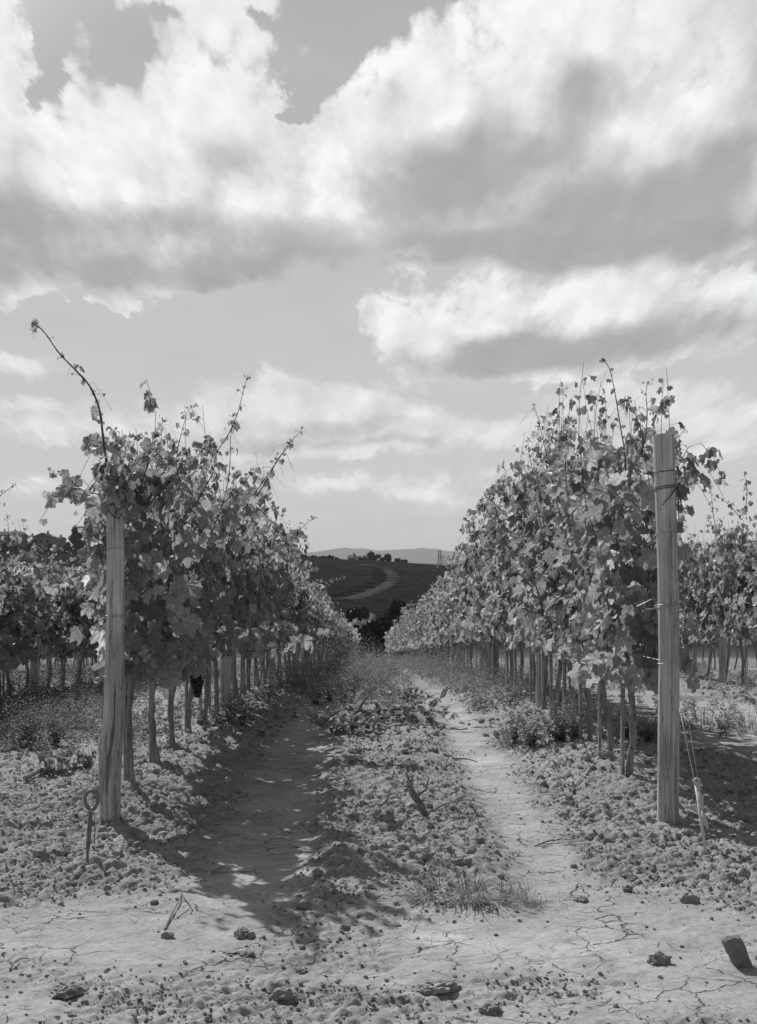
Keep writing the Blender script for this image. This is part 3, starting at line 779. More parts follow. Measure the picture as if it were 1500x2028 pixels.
def cane_geo(pts, r0, seed, lsz=.075, nleaf=10, bare=.0, first=.05, tend=3, gap=None):
    """one long shoot with nodes, hanging leaves, a tuft at the tip and tendrils (world coordinates)"""
    r = np.random.default_rng(seed); L, W = Geo(), Geo()
    c = smooth_line(pts, 6); k = len(c)
    seg = np.concatenate([[0], np.cumsum(np.linalg.norm(np.diff(c, axis=0), axis=1))]); ln = seg[-1]; seg /= ln
    rad = r0 * (1 - .72 * seg)
    rad = rad * (1 + .28 * (np.abs(((seg * ln / .085) % 1) - .5) < .10))      # swollen nodes
    W.tube(c, rad, 6)
    s = np.linspace(first, .97, nleaf) + r.normal(0, .012, nleaf); s = np.clip(s, 0, .99)
    p = np.stack([np.interp(s, seg, c[:, i]) for i in range(3)], -1)
    az = np.where(np.arange(nleaf) % 2, -np.pi / 2, np.pi / 2) + r.normal(0, .7, nleaf)
    f = np.clip(1 - s, 0.0, 1) ** .8
    pl = .025 + .07 * f * r.uniform(.6, 1.3, nleaf)
    q = p + np.stack([np.sin(az) * pl, np.cos(az) * pl, r.uniform(-.005, .03, nleaf)], -1)
    for a, b in zip(p, q): W.tube([a, (a + b) / 2 + (0, 0, .008), b], .0013, 3, cap=False)
    sz = lsz * (.20 + .8 * f) * r.uniform(.75, 1.2, nleaf)
    sz = sz * np.where(r.random(nleaf) < bare * s, .25, 1)
    t_, n_ = leaf_frames(nleaf, r, az)
    scatter(L, LEAF['hi'], q, t_, n_, sz, r, r.uniform(0, .9, nleaf))
    # small extra leaves at nodes and the tip
    m = nleaf + 5; s2 = np.concatenate([r.uniform(.3, 1, nleaf), np.ones(5)]); p2 = np.stack([np.interp(s2, seg, c[:, i]) for i in range(3)], -1) + r.normal(0, .012, (m, 3))
    t2, n2 = leaf_frames(m, r, r.uniform(0, 6.28, m)); t2[:, 2] *= np.where(np.arange(m) >= nleaf, -.6, 1)
    scatter(L, LEAF['hi'], p2, t2, n2, lsz * .30 * r.uniform(.5, 1.1, m), r, r.uniform(.2, .9, m))
    for i in range(tend):
        u0 = r.uniform(.25, .95); a = np.array([np.interp(u0, seg, c[:, j]) for j in range(3)])
        d = np.array([r.choice([-1, 1]) * r.uniform(.5, 1), r.normal(0, .4), r.uniform(-.5, .5)]); d /= np.linalg.norm(d)
        ll = r.uniform(.06, .16); u = np.linspace(0, 1, 7)
        W.tube(a + d * (ll * u)[:, None] + np.stack([0 * u, 0 * u, -.5 * ll * u ** 2 + .03 * np.sin(u * 5)], -1), .0009, 3, cap=False)
    return L, W

def add_cane(parent, pts, seed, r0=.0052, **kw):
    """a long shoot: a part of its vine, with its leaves as a sub-part"""
    L, W = cane_geo(pts, r0, seed, **kw)
    o = W.build('cane', M['stem']); o.parent = parent; o.matrix_parent_inverse = parent.matrix_basis.inverted()
    l = L.build('leaf_spray', M['leaf'], uv=True); l.parent = o
    return o

# ================================================================== the vines
ORD = ['first', 'second', 'third', 'fourth', 'fifth', 'sixth', 'seventh', 'eighth', 'ninth', 'tenth']
rv = np.random.default_rng(21)
NEAR, TPL = {}, {}
def parts_for(lod, seed, **kw):
    L, W = canopy(lod, seed, **kw)
    fo = join_foliage(L, W, lod, link=False)
    tr = trunk_geo(seed, r0=.016, lod=lod).build('trunk', M['bark'], link=False)
    st = stake_geo(seed, 1.3, .011, lod=lod).build('stake', M['stake'], link=False)
    return [tr, st, fo] if (lod == 'hi' or seed % 20 == 0) else [tr, fo]
for lod, n in (('mid', 7), ('lo', 6)):
    TPL[lod] = [parts_for(lod, 900 + 10 * i + (lod == 'lo') * 300, top=1.86, nshoot=10 if lod == 'mid' else 10, dens=1.1 if lod == 'mid' else .9,
                          size=.072 if lod == 'mid' else .082, tall=.32, zlow=.74) for i in range(n)]
def inst(parts, root, link=True):
    for p in parts:
        c = p.copy(); COL.objects.link(c); c.parent = root
ROWNAME = {'L1': 'left row', 'R1': 'right row', 'L2': 'second row on the left', 'R2': 'second row on the right', 'L3': 'third row on the left', 'R3': 'third row on the right'}
VINES = {}
def vine(row, i, Y):
    X = rowx(row, Y) + rv.normal(0, .025)
    lean_ = (rv.normal(0, .035), rv.normal(0, .05))
    root = empty('grapevine', (X, Y, gz(X, Y) - .01))
    g = 'grapevines of the ' + ROWNAME[row]
    main = row in ('L1', 'R1')
    if main and i < 14:
        top = {'L1': [1.98, 2.0, 2.06, 2.04, 2.02, 1.98], 'R1': [2.24, 2.34, 2.36, 2.36, 2.36, 2.38, 2.36, 2.34, 2.3, 2.2]}[row]
        top = top[i] if i < len(top) else (1.95 if row == 'L1' else 2.0)
        lod = 'hi' if i < 7 else 'mid'
        hw = dict(top=top, nshoot=13, ends=.55 if i == 0 else (.25 if i == 1 else 0), wide=.22, shift=(.13, .10, .08, .04)[i] if (row == 'L1' and i < 4) else 0.0, size=.092 if row == 'L1' else .078,
                  half=.48 if row == 'L1' else .42, zlow=.83 if row == 'L1' else .80, tall=.5, dens=.70 if row == 'L1' else .90)
        L, W = canopy(lod, 40 + i + (row == 'R1') * 50, **hw)
        join_foliage(L, W, lod, root)
        trunk_geo(60 + i + (row == 'R1') * 50, r0=.020, lean=rv.normal(0, .02)).build('trunk', M['bark'], root, smooth=True)
        st = stake_geo(60 + i + (row == 'R1') * 50, w=.016)
        st.build('stake', M['stake'], root)
        for z in (.22, .56): ties_geo(z).build('tie', M['rust'], root)
        w = {'L1': 'behind the cracked left end post', 'R1': 'behind the tall right end post'}[row]
        if i < 9:
            d = ('with leaves pressing against the post' if i == 0 else 'with its trunk tied to a pale stake')
            tag(root, f'{ORD[i]} grapevine {w}, {d}', 'grapevine', g)
        else:
            tag(root, f'leafy grapevine well down the {ROWNAME[row]}, crowded between its neighbours', 'grapevine', g)
    else:
        lod = 'mid' if Y < 30 else 'lo'
        inst(TPL[lod][int(rv.integers(len(TPL[lod])))], root)
        root.rotation_euler = (lean_[0], lean_[1], math.pi * rv.integers(0, 2) + rv.normal(0, .05))
        root.scale = (1, 1, rv.uniform(.92, 1.06)) if row != 'R2' else (1.05, 1.05, rv.uniform(1.06, 1.16))
        if row[0] == 'L' and not main: root.scale = (1.25, 1.1, rv.uniform(.84, .96)); root.location.z -= .12
        if main: lab = f'small distant grapevine far down the {ROWNAME[row]}, merged into the hedge' if Y > 30 else f'leafy grapevine well down the {ROWNAME[row]}, crowded between its neighbours'
        elif row[1] == '2': lab = {'L2': 'shaded grapevine in the row behind the left end post, cut off by the left edge', 'R2': 'leafy grapevine in the row behind the tall right post, near the right edge'}[row]
        else: lab = f'dim grapevine seen between trunks in the {ROWNAME[row]}'
        tag(root, lab, 'grapevine', g)
    VINES[(row, i)] = root
    return root
YS = {'L1': [8.75, 9.70, 10.62, 11.6, 12.35, 13.2], 'R1': [9.05, 10.0, 10.95, 11.9, 12.75, 13.6]}
for row in ('L1', 'R1'):
    yv = list(YS[row])
    while yv[-1] < 68: yv.append(yv[-1] + .93 + rv.normal(0, .03))
    for i, Y in enumerate(yv): vine(row, i, Y)
for row, y0, y1 in (('L2', 13.2, 31), ('R2', 16.2, 33), ('L3', 27, 38), ('R3', 28, 38)):
    Y = y0; i = 0
    while Y < y1: vine(row, i, Y); i += 1; Y += (.78 if row == 'L2' else .93) + rv.normal(0, .03)

def far_hedges():
    """beyond about seventy metres the two rows read as one mass"""
    g = Geo(); r = np.random.default_rng(77)
    for row in ('L1', 'R1'):
        n = 9000; Y = r.uniform(69, 116, n); X = rowx(row, Y) + r.normal(0, .2, n); Z = base_z(X, Y) + .65 + 1.35 * r.random(n) ** .9
        t_, n_ = leaf_frames(n, r, r.uniform(0, 6.28, n))
        scatter(g, LEAF['lo'], np.stack([X, Y, Z], -1), t_, n_, r.uniform(.09, .16, n), r)
        for y in np.arange(69, 116, .95):
            x = rowx(row, y); z = float(base_z(x, y)); g.tube([(x, y, z - .1), (x, y, z + .9)], .018, 4, rnd=.3)
    tag(g.build('distant_hedge_foliage', M['leaf_far']), 'farthest ends of the two vine rows, a pale leafy mass by the dark bushes', 'vines', None, 'stuff')
far_hedges()

# long shoots that stand out against the sky and over the path: (row, vine, pixels along the shoot, depth, thickness, leaves)
CANES = [
    ('L1', 0, [(222, 1010), (213, 930), (205, 870), (197, 810), (178, 765), (150, 733), (118, 700), (95, 667), (80, 650), (68, 643)], 7.95, .0095, dict(nleaf=12, lsz=.095, bare=.9, first=.06, tend=4)),
    ('L1', 0, [(216, 985), (190, 978), (165, 972), (140, 952), (118, 940), (103, 938)], 7.8, .0045, dict(nleaf=6, lsz=.075, tend=3)),
    ('L1', 0, [(245, 1000), (238, 930), (232, 880), (225, 850)], 8.1, .005, dict(nleaf=6, lsz=.09, tend=1)),
    ('L1', 0, [(231, 1020), (233, 960), (238, 905), (229, 862)], 7.79, .004, dict(nleaf=12, lsz=.085, tend=1)),
    ('L1', 0, [(262, 1010), (285, 950), (300, 905), (330, 870)], 8.35, .005, dict(nleaf=13, lsz=.085, tend=2)),
    ('L1', 0, [(270, 1030), (272, 960), (262, 905), (268, 868)], 8.2, .005, dict(nleaf=13, lsz=.09, tend=2)),
    ('L1', 0, [(285, 1020), (308, 962), (332, 920), (346, 878)], 8.0, .005, dict(nleaf=14, lsz=.10, tend=2)),
    ('L1', 0, [(295, 1000), (338, 952), (376, 918), (402, 892)], 8.05, .005, dict(nleaf=14, lsz=.10, tend=2)),
    ('L1', 0, [(270, 990), (290, 930), (296, 890), (310, 858)], 7.95, .005, dict(nleaf=12, lsz=.09, tend=2)),
    ('L1', 1, [(330, 1010), (350, 960), (352, 915), (370, 890)], 8.6, .005, dict(nleaf=13, lsz=.095, tend=2)),
    ('L1', 1, [(380, 1010), (410, 960), (425, 920), (415, 880)], 8.7, .005, dict(nleaf=13, lsz=.09, tend=2)),
    ('L1', 1, [(400, 1050), (440, 1000), (480, 960), (500, 935)], 8.8, .005, dict(nleaf=14, lsz=.085, tend=2)),
    ('L1', 0, [(223, 1000), (219, 950), (222, 905), (232, 880)], 7.77, .004, dict(nleaf=13, lsz=.08, tend=1)),
    ('L1', 0, [(205, 1120), (195, 1080), (200, 1040), (215, 1010)], 8.0, .004, dict(nleaf=13, lsz=.085, tend=1)),
    ('L1', 1, [(325, 970), (370, 945), (412, 915), (440, 880), (458, 850), (472, 815), (482, 775), (490, 745)], 8.9, .0055, dict(nleaf=11, lsz=.075, bare=.8, tend=3)),
    ('L1', 1, [(420, 1055), (445, 985), (455, 930), (457, 870), (462, 835)], 9.0, .0045, dict(nleaf=9, lsz=.075, tend=1)),
    ('L1', 2, [(495, 1000), (520, 965), (545, 920), (565, 890), (582, 868), (597, 853)], 9.3, .005, dict(nleaf=12, lsz=.055, bare=.7, tend=5)),
    ('L1', 2, [(470, 1030), (510, 970), (548, 915), (575, 880)], 9.4, .0045, dict(nleaf=9, lsz=.06, tend=4)),
    ('L1', 1, [(350, 1065), (345, 1000), (335, 945), (318, 905), (298, 880), (282, 862)], 9.1, .0042, dict(nleaf=9, lsz=.06, tend=2)),
    ('L1', 1, [(312, 940), (318, 895), (320, 860), (322, 832)], 9.1, .0035, dict(nleaf=7, lsz=.045, tend=2)),
    ('L1', 1, [(350, 930), (352, 890), (362, 850), (372, 815), (384, 805)], 9.1, .0035, dict(nleaf=9, lsz=.05, tend=2)),
    ('L1', 6, [(520, 1110), (560, 1080), (590, 1052), (610, 1035), (625, 1026)], 12.5, .005, dict(nleaf=12, lsz=.06, tend=2)),
    ('L1', 2, [(488, 1290), (540, 1288), (590, 1280), (640, 1262), (680, 1245), (710, 1233), (738, 1222)], 9.2, .0055, dict(nleaf=15, lsz=.105, tend=3, first=.02)),
    ('L1', 3, [(470, 1262), (520, 1250), (560, 1240), (600, 1262)], 9.6, .005, dict(nleaf=11, lsz=.10, tend=2)),
    ('L1', 8, [(600, 1180), (630, 1165), (655, 1150), (680, 1143)], 15.0, .005, dict(nleaf=9, lsz=.07, tend=2)),
    ('R1', 0, [(1240, 960), (1238, 900), (1230, 850), (1222, 800), (1215, 760), (1207, 730), (1196, 712)], 8.7, .006, dict(nleaf=8, lsz=.075, bare=.9, tend=4)),
    ('R1', 0, [(1265, 910), (1278, 870), (1282, 820), (1280, 780), (1282, 760)], 8.6, .005, dict(nleaf=9, lsz=.06, bare=.5, tend=3)),
    ('R1', 0, [(1272, 905), (1272, 860), (1255, 815), (1240, 795)], 8.6, .0048, dict(nleaf=7, lsz=.085, tend=1)),
    ('R1', 0, [(1330, 945), (1338, 905), (1345, 870), (1355, 852)], 8.5, .003, dict(nleaf=7, lsz=.03, tend=4)),
    ('R1', 3, [(1100, 985), (1090, 930), (1078, 880), (1066, 830), (1058, 802)], 11.2, .006, dict(nleaf=10, lsz=.055, bare=.9, tend=3)),
    ('R1', 3, [(1100, 925), (1100, 880), (1105, 840), (1108, 818)], 11.2, .0045, dict(nleaf=8, lsz=.05, bare=.7, tend=2)),
    ('R1', 2, [(1165, 935), (1155, 895), (1145, 860), (1133, 835)], 10.6, .0045, dict(nleaf=9, lsz=.055, tend=3)),
    ('R1', 4, [(1062, 960), (1050, 910), (1045, 870)], 12.2, .0045, dict(nleaf=9, lsz=.05, tend=2)),
    ('R1', 5, [(1040, 1050), (1000, 1018), (975, 992), (960, 981)], 13.0, .005, dict(nleaf=9, lsz=.055, tend=2)),
    ('R1', 1, [(1195, 940), (1200, 900), (1200, 868)], 9.8, .0045, dict(nleaf=8, lsz=.06, tend=2)),
    ('R1', 11, [(945, 1130), (938, 1080), (930, 1045), (922, 1026)], 19.0, .007, dict(nleaf=14, lsz=.10, tend=1)),
    ('R2', 4, [(1420, 1060), (1412, 1010), (1408, 962)], 18.5, .006, dict(nleaf=9, lsz=.075, tend=1)),
    ('R2', 1, [(1475, 1020), (1480, 975), (1475, 938)], 17.2, .006, dict(nleaf=9, lsz=.075, tend=1)),
    ('R2', 2, [(1470, 1030), (1445, 1000), (1420, 982)], 17.8, .005, dict(nleaf=8, lsz=.07, tend=1)),
    ('L2', 2, [(18, 1080), (17, 1050), (15, 1022)], 15.6, .005, dict(nleaf=7, lsz=.05, tend=1)),
    ('L2', 1, [(-15, 1000), (5, 978), (30, 960)], 14.8, .005, dict(nleaf=6, lsz=.045, tend=1)),
    ('L2', 4, [(95, 1140), (102, 1110), (110, 1085)], 17.2, .005, dict(nleaf=9, lsz=.08, tend=1)),
]
bpy.context.view_layer.update()
for i, (row, k, px, Y, r0, kw) in enumerate(CANES):
    add_cane(VINES[(row, k)], [P3(x, y, Y + .04 * math.sin(j * 1.3)) for j, (x, y) in enumerate(px)], 500 + i, r0, **kw)

def hang_bunch(row, k, px, py, Y, seed, h, rad):
    o = bunch_geo(seed, h, rad).build('grape_bunch', M['grape'], smooth=True); o.parent = VINES[(row, k)]
    o.matrix_parent_inverse = VINES[(row, k)].matrix_basis.inverted(); o.location = P3(px, py, Y)
hang_bunch('L1', 3, 391, 1338, 10.9, 3, .17, .06); 

# ================================================================== posts, wires and anchors
def post_geo(axis_pts, seed, n=40, m=130, crack=None, flat_top=True):
    """round weathered post along (x, y, z, rx, ry) stations; crack = list of (z, angle, half width rad, depth)"""
    r = np.random.default_rng(seed); A = np.array(axis_pts, float)
    z = np.linspace(A[0, 2], A[-1, 2], m); f = lambda c: np.interp(z, A[:, 2], A[:, c])
    # dense angles near the split so that it is a real cleft
    th = np.linspace(0, 2 * np.pi, n, endpoint=False)
    cx, cy, rx, ry = f(0), f(1), f(3), f(4)
    R_ = 1 + .035 * pn(np.cos(th)[None, :] * 2 + 9, z[:, None] * 1.7 + np.sin(th)[None, :] * 2, seed) + .018 * pn(th[None, :] * 6, z[:, None] * .7, seed + 2)
    R_ = R_ - .02 * (np.abs(pn(th[None, :] * 3.2, z[:, None] * .45, seed + 4)) < .03)
    if crack:
        C = np.array(crack, float)
        ca, cw, cd = np.interp(z, C[:, 0], C[:, 1]), np.interp(z, C[:, 0], C[:, 2], 0, 0), np.interp(z, C[:, 0], C[:, 3], 0, 0)
        d = np.abs(th[None, :] - ca[:, None]); R_ = R_ - cd[:, None] * (d < np.maximum(cw[:, None], 1e-6)) * (cw[:, None] > 0)
    X = cx[:, None] + rx[:, None] * R_ * np.cos(th)[None, :]; Yv = cy[:, None] + ry[:, None] * R_ * np.sin(th)[None, :]
    V = np.stack([X, Yv, np.broadcast_to(z[:, None], X.shape)], -1)
    V[-1, :, 2] += .006 * np.cos(th + 1)
    V = V.reshape(-1, 3)
    i = np.arange(m - 1)[:, None] * n; j = np.arange(n)[None, :]
    q = np.stack([i + j, i + (j + 1) % n, i + n + (j + 1) % n, i + n + j], -1).reshape(-1, 4)
    rim = V[-n:].copy(); c = rim.mean(0); ring = c + (rim - c) * .9; ring[:, 2] += .004
    k = len(V); V = np.vstack([V, ring, c + (0, 0, .005)])
    q2 = [((m - 1) * n + jj, (m - 1) * n + (jj + 1) % n, k + (jj + 1) % n, k + jj) for jj in range(n)]
    t = [(k + jj, k + (jj + 1) % n, k + n) for jj in range(n)]
    g = Geo(); g.add(V, t, np.vstack([q, q2])); return g

def wrap_geo(cx, cy, z, rx, ry, r0=.0016, tilt=0.0, turns=1, gap=.012):
    g = Geo()
    th = np.linspace(0, 2 * np.pi * turns, 26 * turns + 1)
    g.tube(np.stack([cx + rx * np.cos(th), cy + ry * np.sin(th), z + tilt * np.cos(th) + gap * th / 6.283], -1), r0, 5, cap=False); return g

# --- right end post
PY = 7.9
def st(px0, px1, py, Y=PY):
    c = P3((px0 + px1) / 2, py, Y); w = (px1 - px0) / 2 / F * Y; return (c.x, c.y, c.z, w, w)
Rst = [st(1302, 1345, 1660), st(1302, 1345, 1600), st(1305, 1346, 1315), st(1304, 1345, 1197), st(1301, 1341, 1057), st(1297, 1338, 960), st(1293, 1335, 862)]
pr = empty('end_post', (Rst[1][0], PY, gz(Rst[1][0], PY)), 'tall straight end post of pale grey wood with flat sawn top, right of the path', 'post', 'wooden end posts')
bpy.context.view_layer.update()
def child(o, p): o.parent = p; o.matrix_parent_inverse = p.matrix_basis.inverted(); return o
child(post_geo(Rst, 3, 64, 150, [(Rst[-1][2] - .28, 4.32, .0, .0), (Rst[-1][2] - .2, 4.33, .035, .10), (Rst[-1][2] + .01, 4.33, .05, .16)]).build('shaft', M['post'], smooth=False), pr)
def wraps(sts, root, items):
    A = np.array(sts)
    for py, mat, turns, tilt, r0 in items:
        z = EYE - (py - HZ) / F * PY; f = lambda c: np.interp(z, A[:, 2], A[:, c])
        child(wrap_geo(f(0), f(1), z, f(3) * 1.05 + .002, f(4) * 1.05 + .002, r0, tilt, turns).build('wire_wrap', M[mat]), root)
for s in (Rst,): s.sort(key=lambda a: a[2])
wraps(Rst, pr, [(937, 'rust', 1, .004, .0028), (970, 'rust', 2, .006, .0026), (1057, 'iron', 1, .004, .0016), (1203, 'zinc', 2, .004, .0024), (1316, 'zinc', 1, .0, .0018)])
g = Geo()
g.tube([P3(1341, 962, 7.83), P3(1330, 980, 7.825), P3(1312, 1000, 7.825)], [.0055, .0045, .003], 6)
g.tube([P3(1341, 962, 7.86), P3(1346, 978, 7.86), P3(1350, 999, 7.86)], [.0045, .005, .003], 6)
g.tube([P3(1343, 980, 7.9), P3(1344, 1005, 7.89), P3(1345, 1030, 7.9)], [.004, .005, .002], 6)
child(g.build('dead_tendril', M['rust']), pr)
g = Geo()
g.tube([P3(1304, 1188, 7.84), P3(1290, 1187, 7.86), P3(1276, 1194, 7.9), P3(1262, 1201, 7.93)], .0028, 5)
g.tube([P3(1304, 1205, 7.84), P3(1292, 1206, 7.86), P3(1281, 1206, 7.9)], .0026, 5)
child(g.build('loose_wire', M['zinc']), pr)

# --- left end post: thicker foot, a deep split
Lst = [st(198, 238, 1660), st(199, 239, 1610), st(197, 239, 1560), st(196, 243, 1475), st(203, 246, 1432), st(207, 246, 1345), st(211, 247, 1225), st(212, 246, 1090), st(211, 243, 1000), st(211, 241, 925)]
Lst.sort(key=lambda a: a[2])
def zz(py): return EYE - (py - HZ) / F * PY
pl_ = empty('end_post', (Lst[1][0], PY, gz(Lst[1][0], PY)), 'rough left end post with a long dark split near its swollen foot', 'post', 'wooden end posts')
bpy.context.view_layer.update()
ck = [(zz(1575), 4.62, 0, 0), (zz(1562), 4.62, .07, .3), (zz(1525), 4.70, .20, .6), (zz(1500), 4.76, .20, .6), (zz(1487), 4.86, .09, .4), (zz(1475), 4.93, .09, .4), (zz(1445), 4.97, .17, .5), (zz(1425), 4.99, .07, .3), (zz(1370), 5.02, .06, .25), (zz(1340), 5.02, .0, .0)]
child(post_geo(Lst, 8, 120, 170, ck).build('shaft', M['post'], smooth=False), pl_)
wraps(Lst, pl_, [(1003, 'rust', 1, .003, .0034), (1056, 'zinc', 1, -.012, .0016), (1089, 'iron', 1, 0, .0016), (1225, 'zinc', 2, .002, .0024), (1341, 'zinc', 1, 0, .0014)])
g = Geo()
g.tube([P3(213, 1223, 7.84), P3(203, 1224, 7.83), P3(196, 1230, 7.82), P3(190, 1248, 7.82), P3(184, 1262, 7.82), P3(170, 1284, 7.82)], [.003, .003, .003, .003, .0026, .002], 6)
child(g.build('loose_wire', M['zinc']), pl_)
g = Geo(); g.tube([P3(214, 1010, 7.835), P3(225, 1022, 7.82), P3(235, 1028, 7.83), P3(243, 1016, 7.85)], .0036, 5)
child(g.build('dead_tendril', M['rust']), pl_)

# --- thick posts inside the rows
def row_post(row, Y, label, h=2.0, group='thick posts inside the rows'):
    x = rowx(row, Y) + .02; z = gz(x, Y)
    root = empty('row_post', (x, Y, z), label, 'post', group)
    o = post_geo([(0, 0, -.15, .058, .058), (.01, 0, .9, .056, .056), (.015, .0, h, .052, .052)], int(Y * 7), 20, 24).build('shaft', M['post'], root)
for row in ('L1', 'R1'):
    side = 'left' if row == 'L1' else 'right'
    for n, Y in enumerate((13.95, 20.4, 26.8, 33.2, 39.6, 46, 52.4)):
        lab = f'thick round post standing among the trunks of the {side} row, nearest after the end post' if n == 0 else f'thick weathered post half hidden farther down the {side} row of vines'
        row_post(row, Y, lab, 1.95)
row_post('R2', 19.3, 'dark thick post in the row behind the tall right end post', 2.1)
row_post('L2', 16.6, 'dark thick post in the shaded row at the left edge', 1.55)

# --- trellis wires of the two front rows
for row, side in (('L1', 'left'), ('R1', 'right')):
    for n, h in enumerate({'L1': (.86, 1.19, 1.60, 1.86), 'R1': (.93, 1.25, 1.68, 1.94)}[row]):
        g = Geo(); Y = np.concatenate([np.linspace(7.96, 34, 40), np.linspace(36, 66, 14)]); X = rowx(row, Y) + .03 * (1 if n % 2 else -1)
        X[0] = (Lst if row == 'L1' else Rst)[3][0] 
        zb = base_z(X, Y) + h
        g.tube(np.stack([X, Y, zb + .006 * np.sin(Y * 2)], -1), .0016, 4, cap=False)
        tag(g.build('trellis_wire', M['zinc']), f'{("lowest", "second lowest", "third lowest", "topmost")[n]} trellis wire running through the {side} row', 'wire', 'trellis wires')

# --- anchors
def anchor_left():
    b = P3(170, 1716, 6.72); gzb = gz(b.x, b.y)
    root = empty('ground_anchor', (b.x, b.y, gzb), 'iron anchor rod with a ring eye in the soil left of the split post', 'anchor', 'row end anchors'); bpy.context.view_layer.update()
    g = Geo(); top = P3(180, 1605, 6.85); foot = Vector((b.x, b.y, gzb - .08))
    k = 16; t = np.linspace(0, 1, k); pts = [foot.lerp(top, a) for a in t]
    g.tube(pts, .0075 + .004 * (t > .45) * (t < .95), 8)
    child(g.build('rod', M['iron'], smooth=True), root)
    g = Geo(); c = P3(181.5, 1585, 6.87)
    th = np.linspace(-np.pi / 2, 1.5 * np.pi, 30)
    g.tube(np.stack([c.x + .031 * np.cos(th) * (1 - .18 * np.sin(-th)), np.full(30, c.y) + .006 * np.cos(th), c.z + .048 * np.sin(th)], -1), .0095, 8, cap=False)
    child(g.build('ring', M['iron'], smooth=True), root)
    g = Geo()
    for s in (0, .004):
        g.tube([P3(184, 1590, 6.88 + s), P3(186, 1560, 6.93 + s), P3(190, 1520, 7.15 + s), P3(193, 1487, 7.45), P3(203, 1430, 7.83), P3(206, 1345, 7.86)], .0019, 5)
    g.tube([P3(184, 1580, 6.85), P3(188, 1620, 6.8), P3(188, 1672, 6.74), P3(188, 1682, 6.74)], .0022, 5)
    th = np.linspace(0, 9, 24); c = P3(197, 1470, 7.6)
    g.tube(np.stack([c.x + .012 * np.cos(th), np.full(24, c.y), c.z + .012 * np.sin(th)], -1), .0017, 4)
    child(g.build('guy_wire', M['iron']), root)
anchor_left()
def anchor_right():
    b = P3(1403, 1688, 6.98); gzb = gz(b.x, b.y)
    root = empty('ground_anchor', (b.x, b.y, gzb), 'leaning anchor rod with twisted pale band in the soil right of the tall post', 'anchor', 'row end anchors'); bpy.context.view_layer.update()
    g = Geo(); foot = Vector((b.x + .004, b.y, gzb - .1)); top = P3(1378, 1548, 7.12)
    g.tube([foot, foot.lerp(top, .5), top], .0085, 8)
    th = np.linspace(0, 6.28, 16)
    g.tube(np.stack([top.x + .006 + .012 * np.cos(th), np.full(16, top.y) + .004 * np.cos(th), top.z + .004 + .013 * np.sin(th)], -1), .0055, 6, cap=False)
    child(g.build('rod', M['band'], smooth=True), root)
    g = Geo(); k = 60; t = np.linspace(0, 1, k); A, B = P3(1379, 1548, 7.1), P3(1402, 1642, 7.0)
    V = []
    for a in t:
        p = A.lerp(B, a); an = a * 7.5; w = .016 * (1 - .3 * a)
        V += [(p.x + w * math.cos(an) + .004 * math.sin(an * .9), p.y + w * math.sin(an), p.z), (p.x - w * math.cos(an) + .004 * math.sin(an * .9), p.y - w * math.sin(an), p.z)]
    V = np.array(V); V2 = V.reshape(-1, 2, 3); ctr = V2.mean(1)
    d = V2[:, 0] - V2[:, 1]; nn = np.stack([-d[:, 1], d[:, 0], 0 * d[:, 0]], -1); nn = nn / np.linalg.norm(nn, axis=1)[:, None] * .003
    W = np.stack([V2[:, 0] + nn, V2[:, 1] + nn, V2[:, 1] - nn, V2[:, 0] - nn], 1).reshape(-1, 3)
    i = np.arange(k - 1)[:, None] * 4; j = np.arange(4)[None, :]
    g.add(W, None, np.stack([i + j, i + (j + 1) % 4, i + 4 + (j + 1) % 4, i + 4 + j], -1).reshape(-1, 4))
    child(g.build('twisted_band', M['band'], smooth=True), root)
    g = Geo()
    g.tube([P3(1376, 1548, 7.12), P3(1353, 1434, 7.42), P3(1345, 1402, 7.58), P3(1313, 1312, 7.83), P3(1308, 1290, 7.85)], .0019, 5)
    g.tube([P3(1383, 1545, 7.13), P3(1366, 1440, 7.4), P3(1352, 1330, 7.7), P3(1345, 1300, 7.86)], .0016, 5)
    child(g.build('guy_wire', M['zinc']), root)
anchor_right()

# ================================================================== soil clods, stones, twigs
def ico(sub):
    import bmesh
    bm = bmesh.new(); bmesh.ops.create_icosphere(bm, subdivisions=sub, radius=1.0)
    bm.verts.ensure_lookup_table(); V = np.array([v.co[:] for v in bm.verts]); T = np.array([[v.index for v in f.verts] for f in bm.faces]); bm.free(); return V, T
def lump(sub, seed, amp=.35, freq=1.6, squash=.75):
    V, T = ico(sub); r = np.random.default_rng(seed)
    from mathutils import noise as mn
    o = Vector((seed * 1.7, seed * .3, 0)); d = []
    for v in V:
        p = Vector(v); q = p * freq + o; e = amp * (mn.noise(q) + .6 * mn.noise(q * 2.3))
        if sub > 2: e += amp * (.7 * (.5 - abs(mn.noise(q * 4.1))) + .35 * mn.noise(q * 9))
        d.append(1 + e)
    d = np.array(d)
    return V * d[:, None] * np.array([1, r.uniform(.75, 1.1), squash]), T
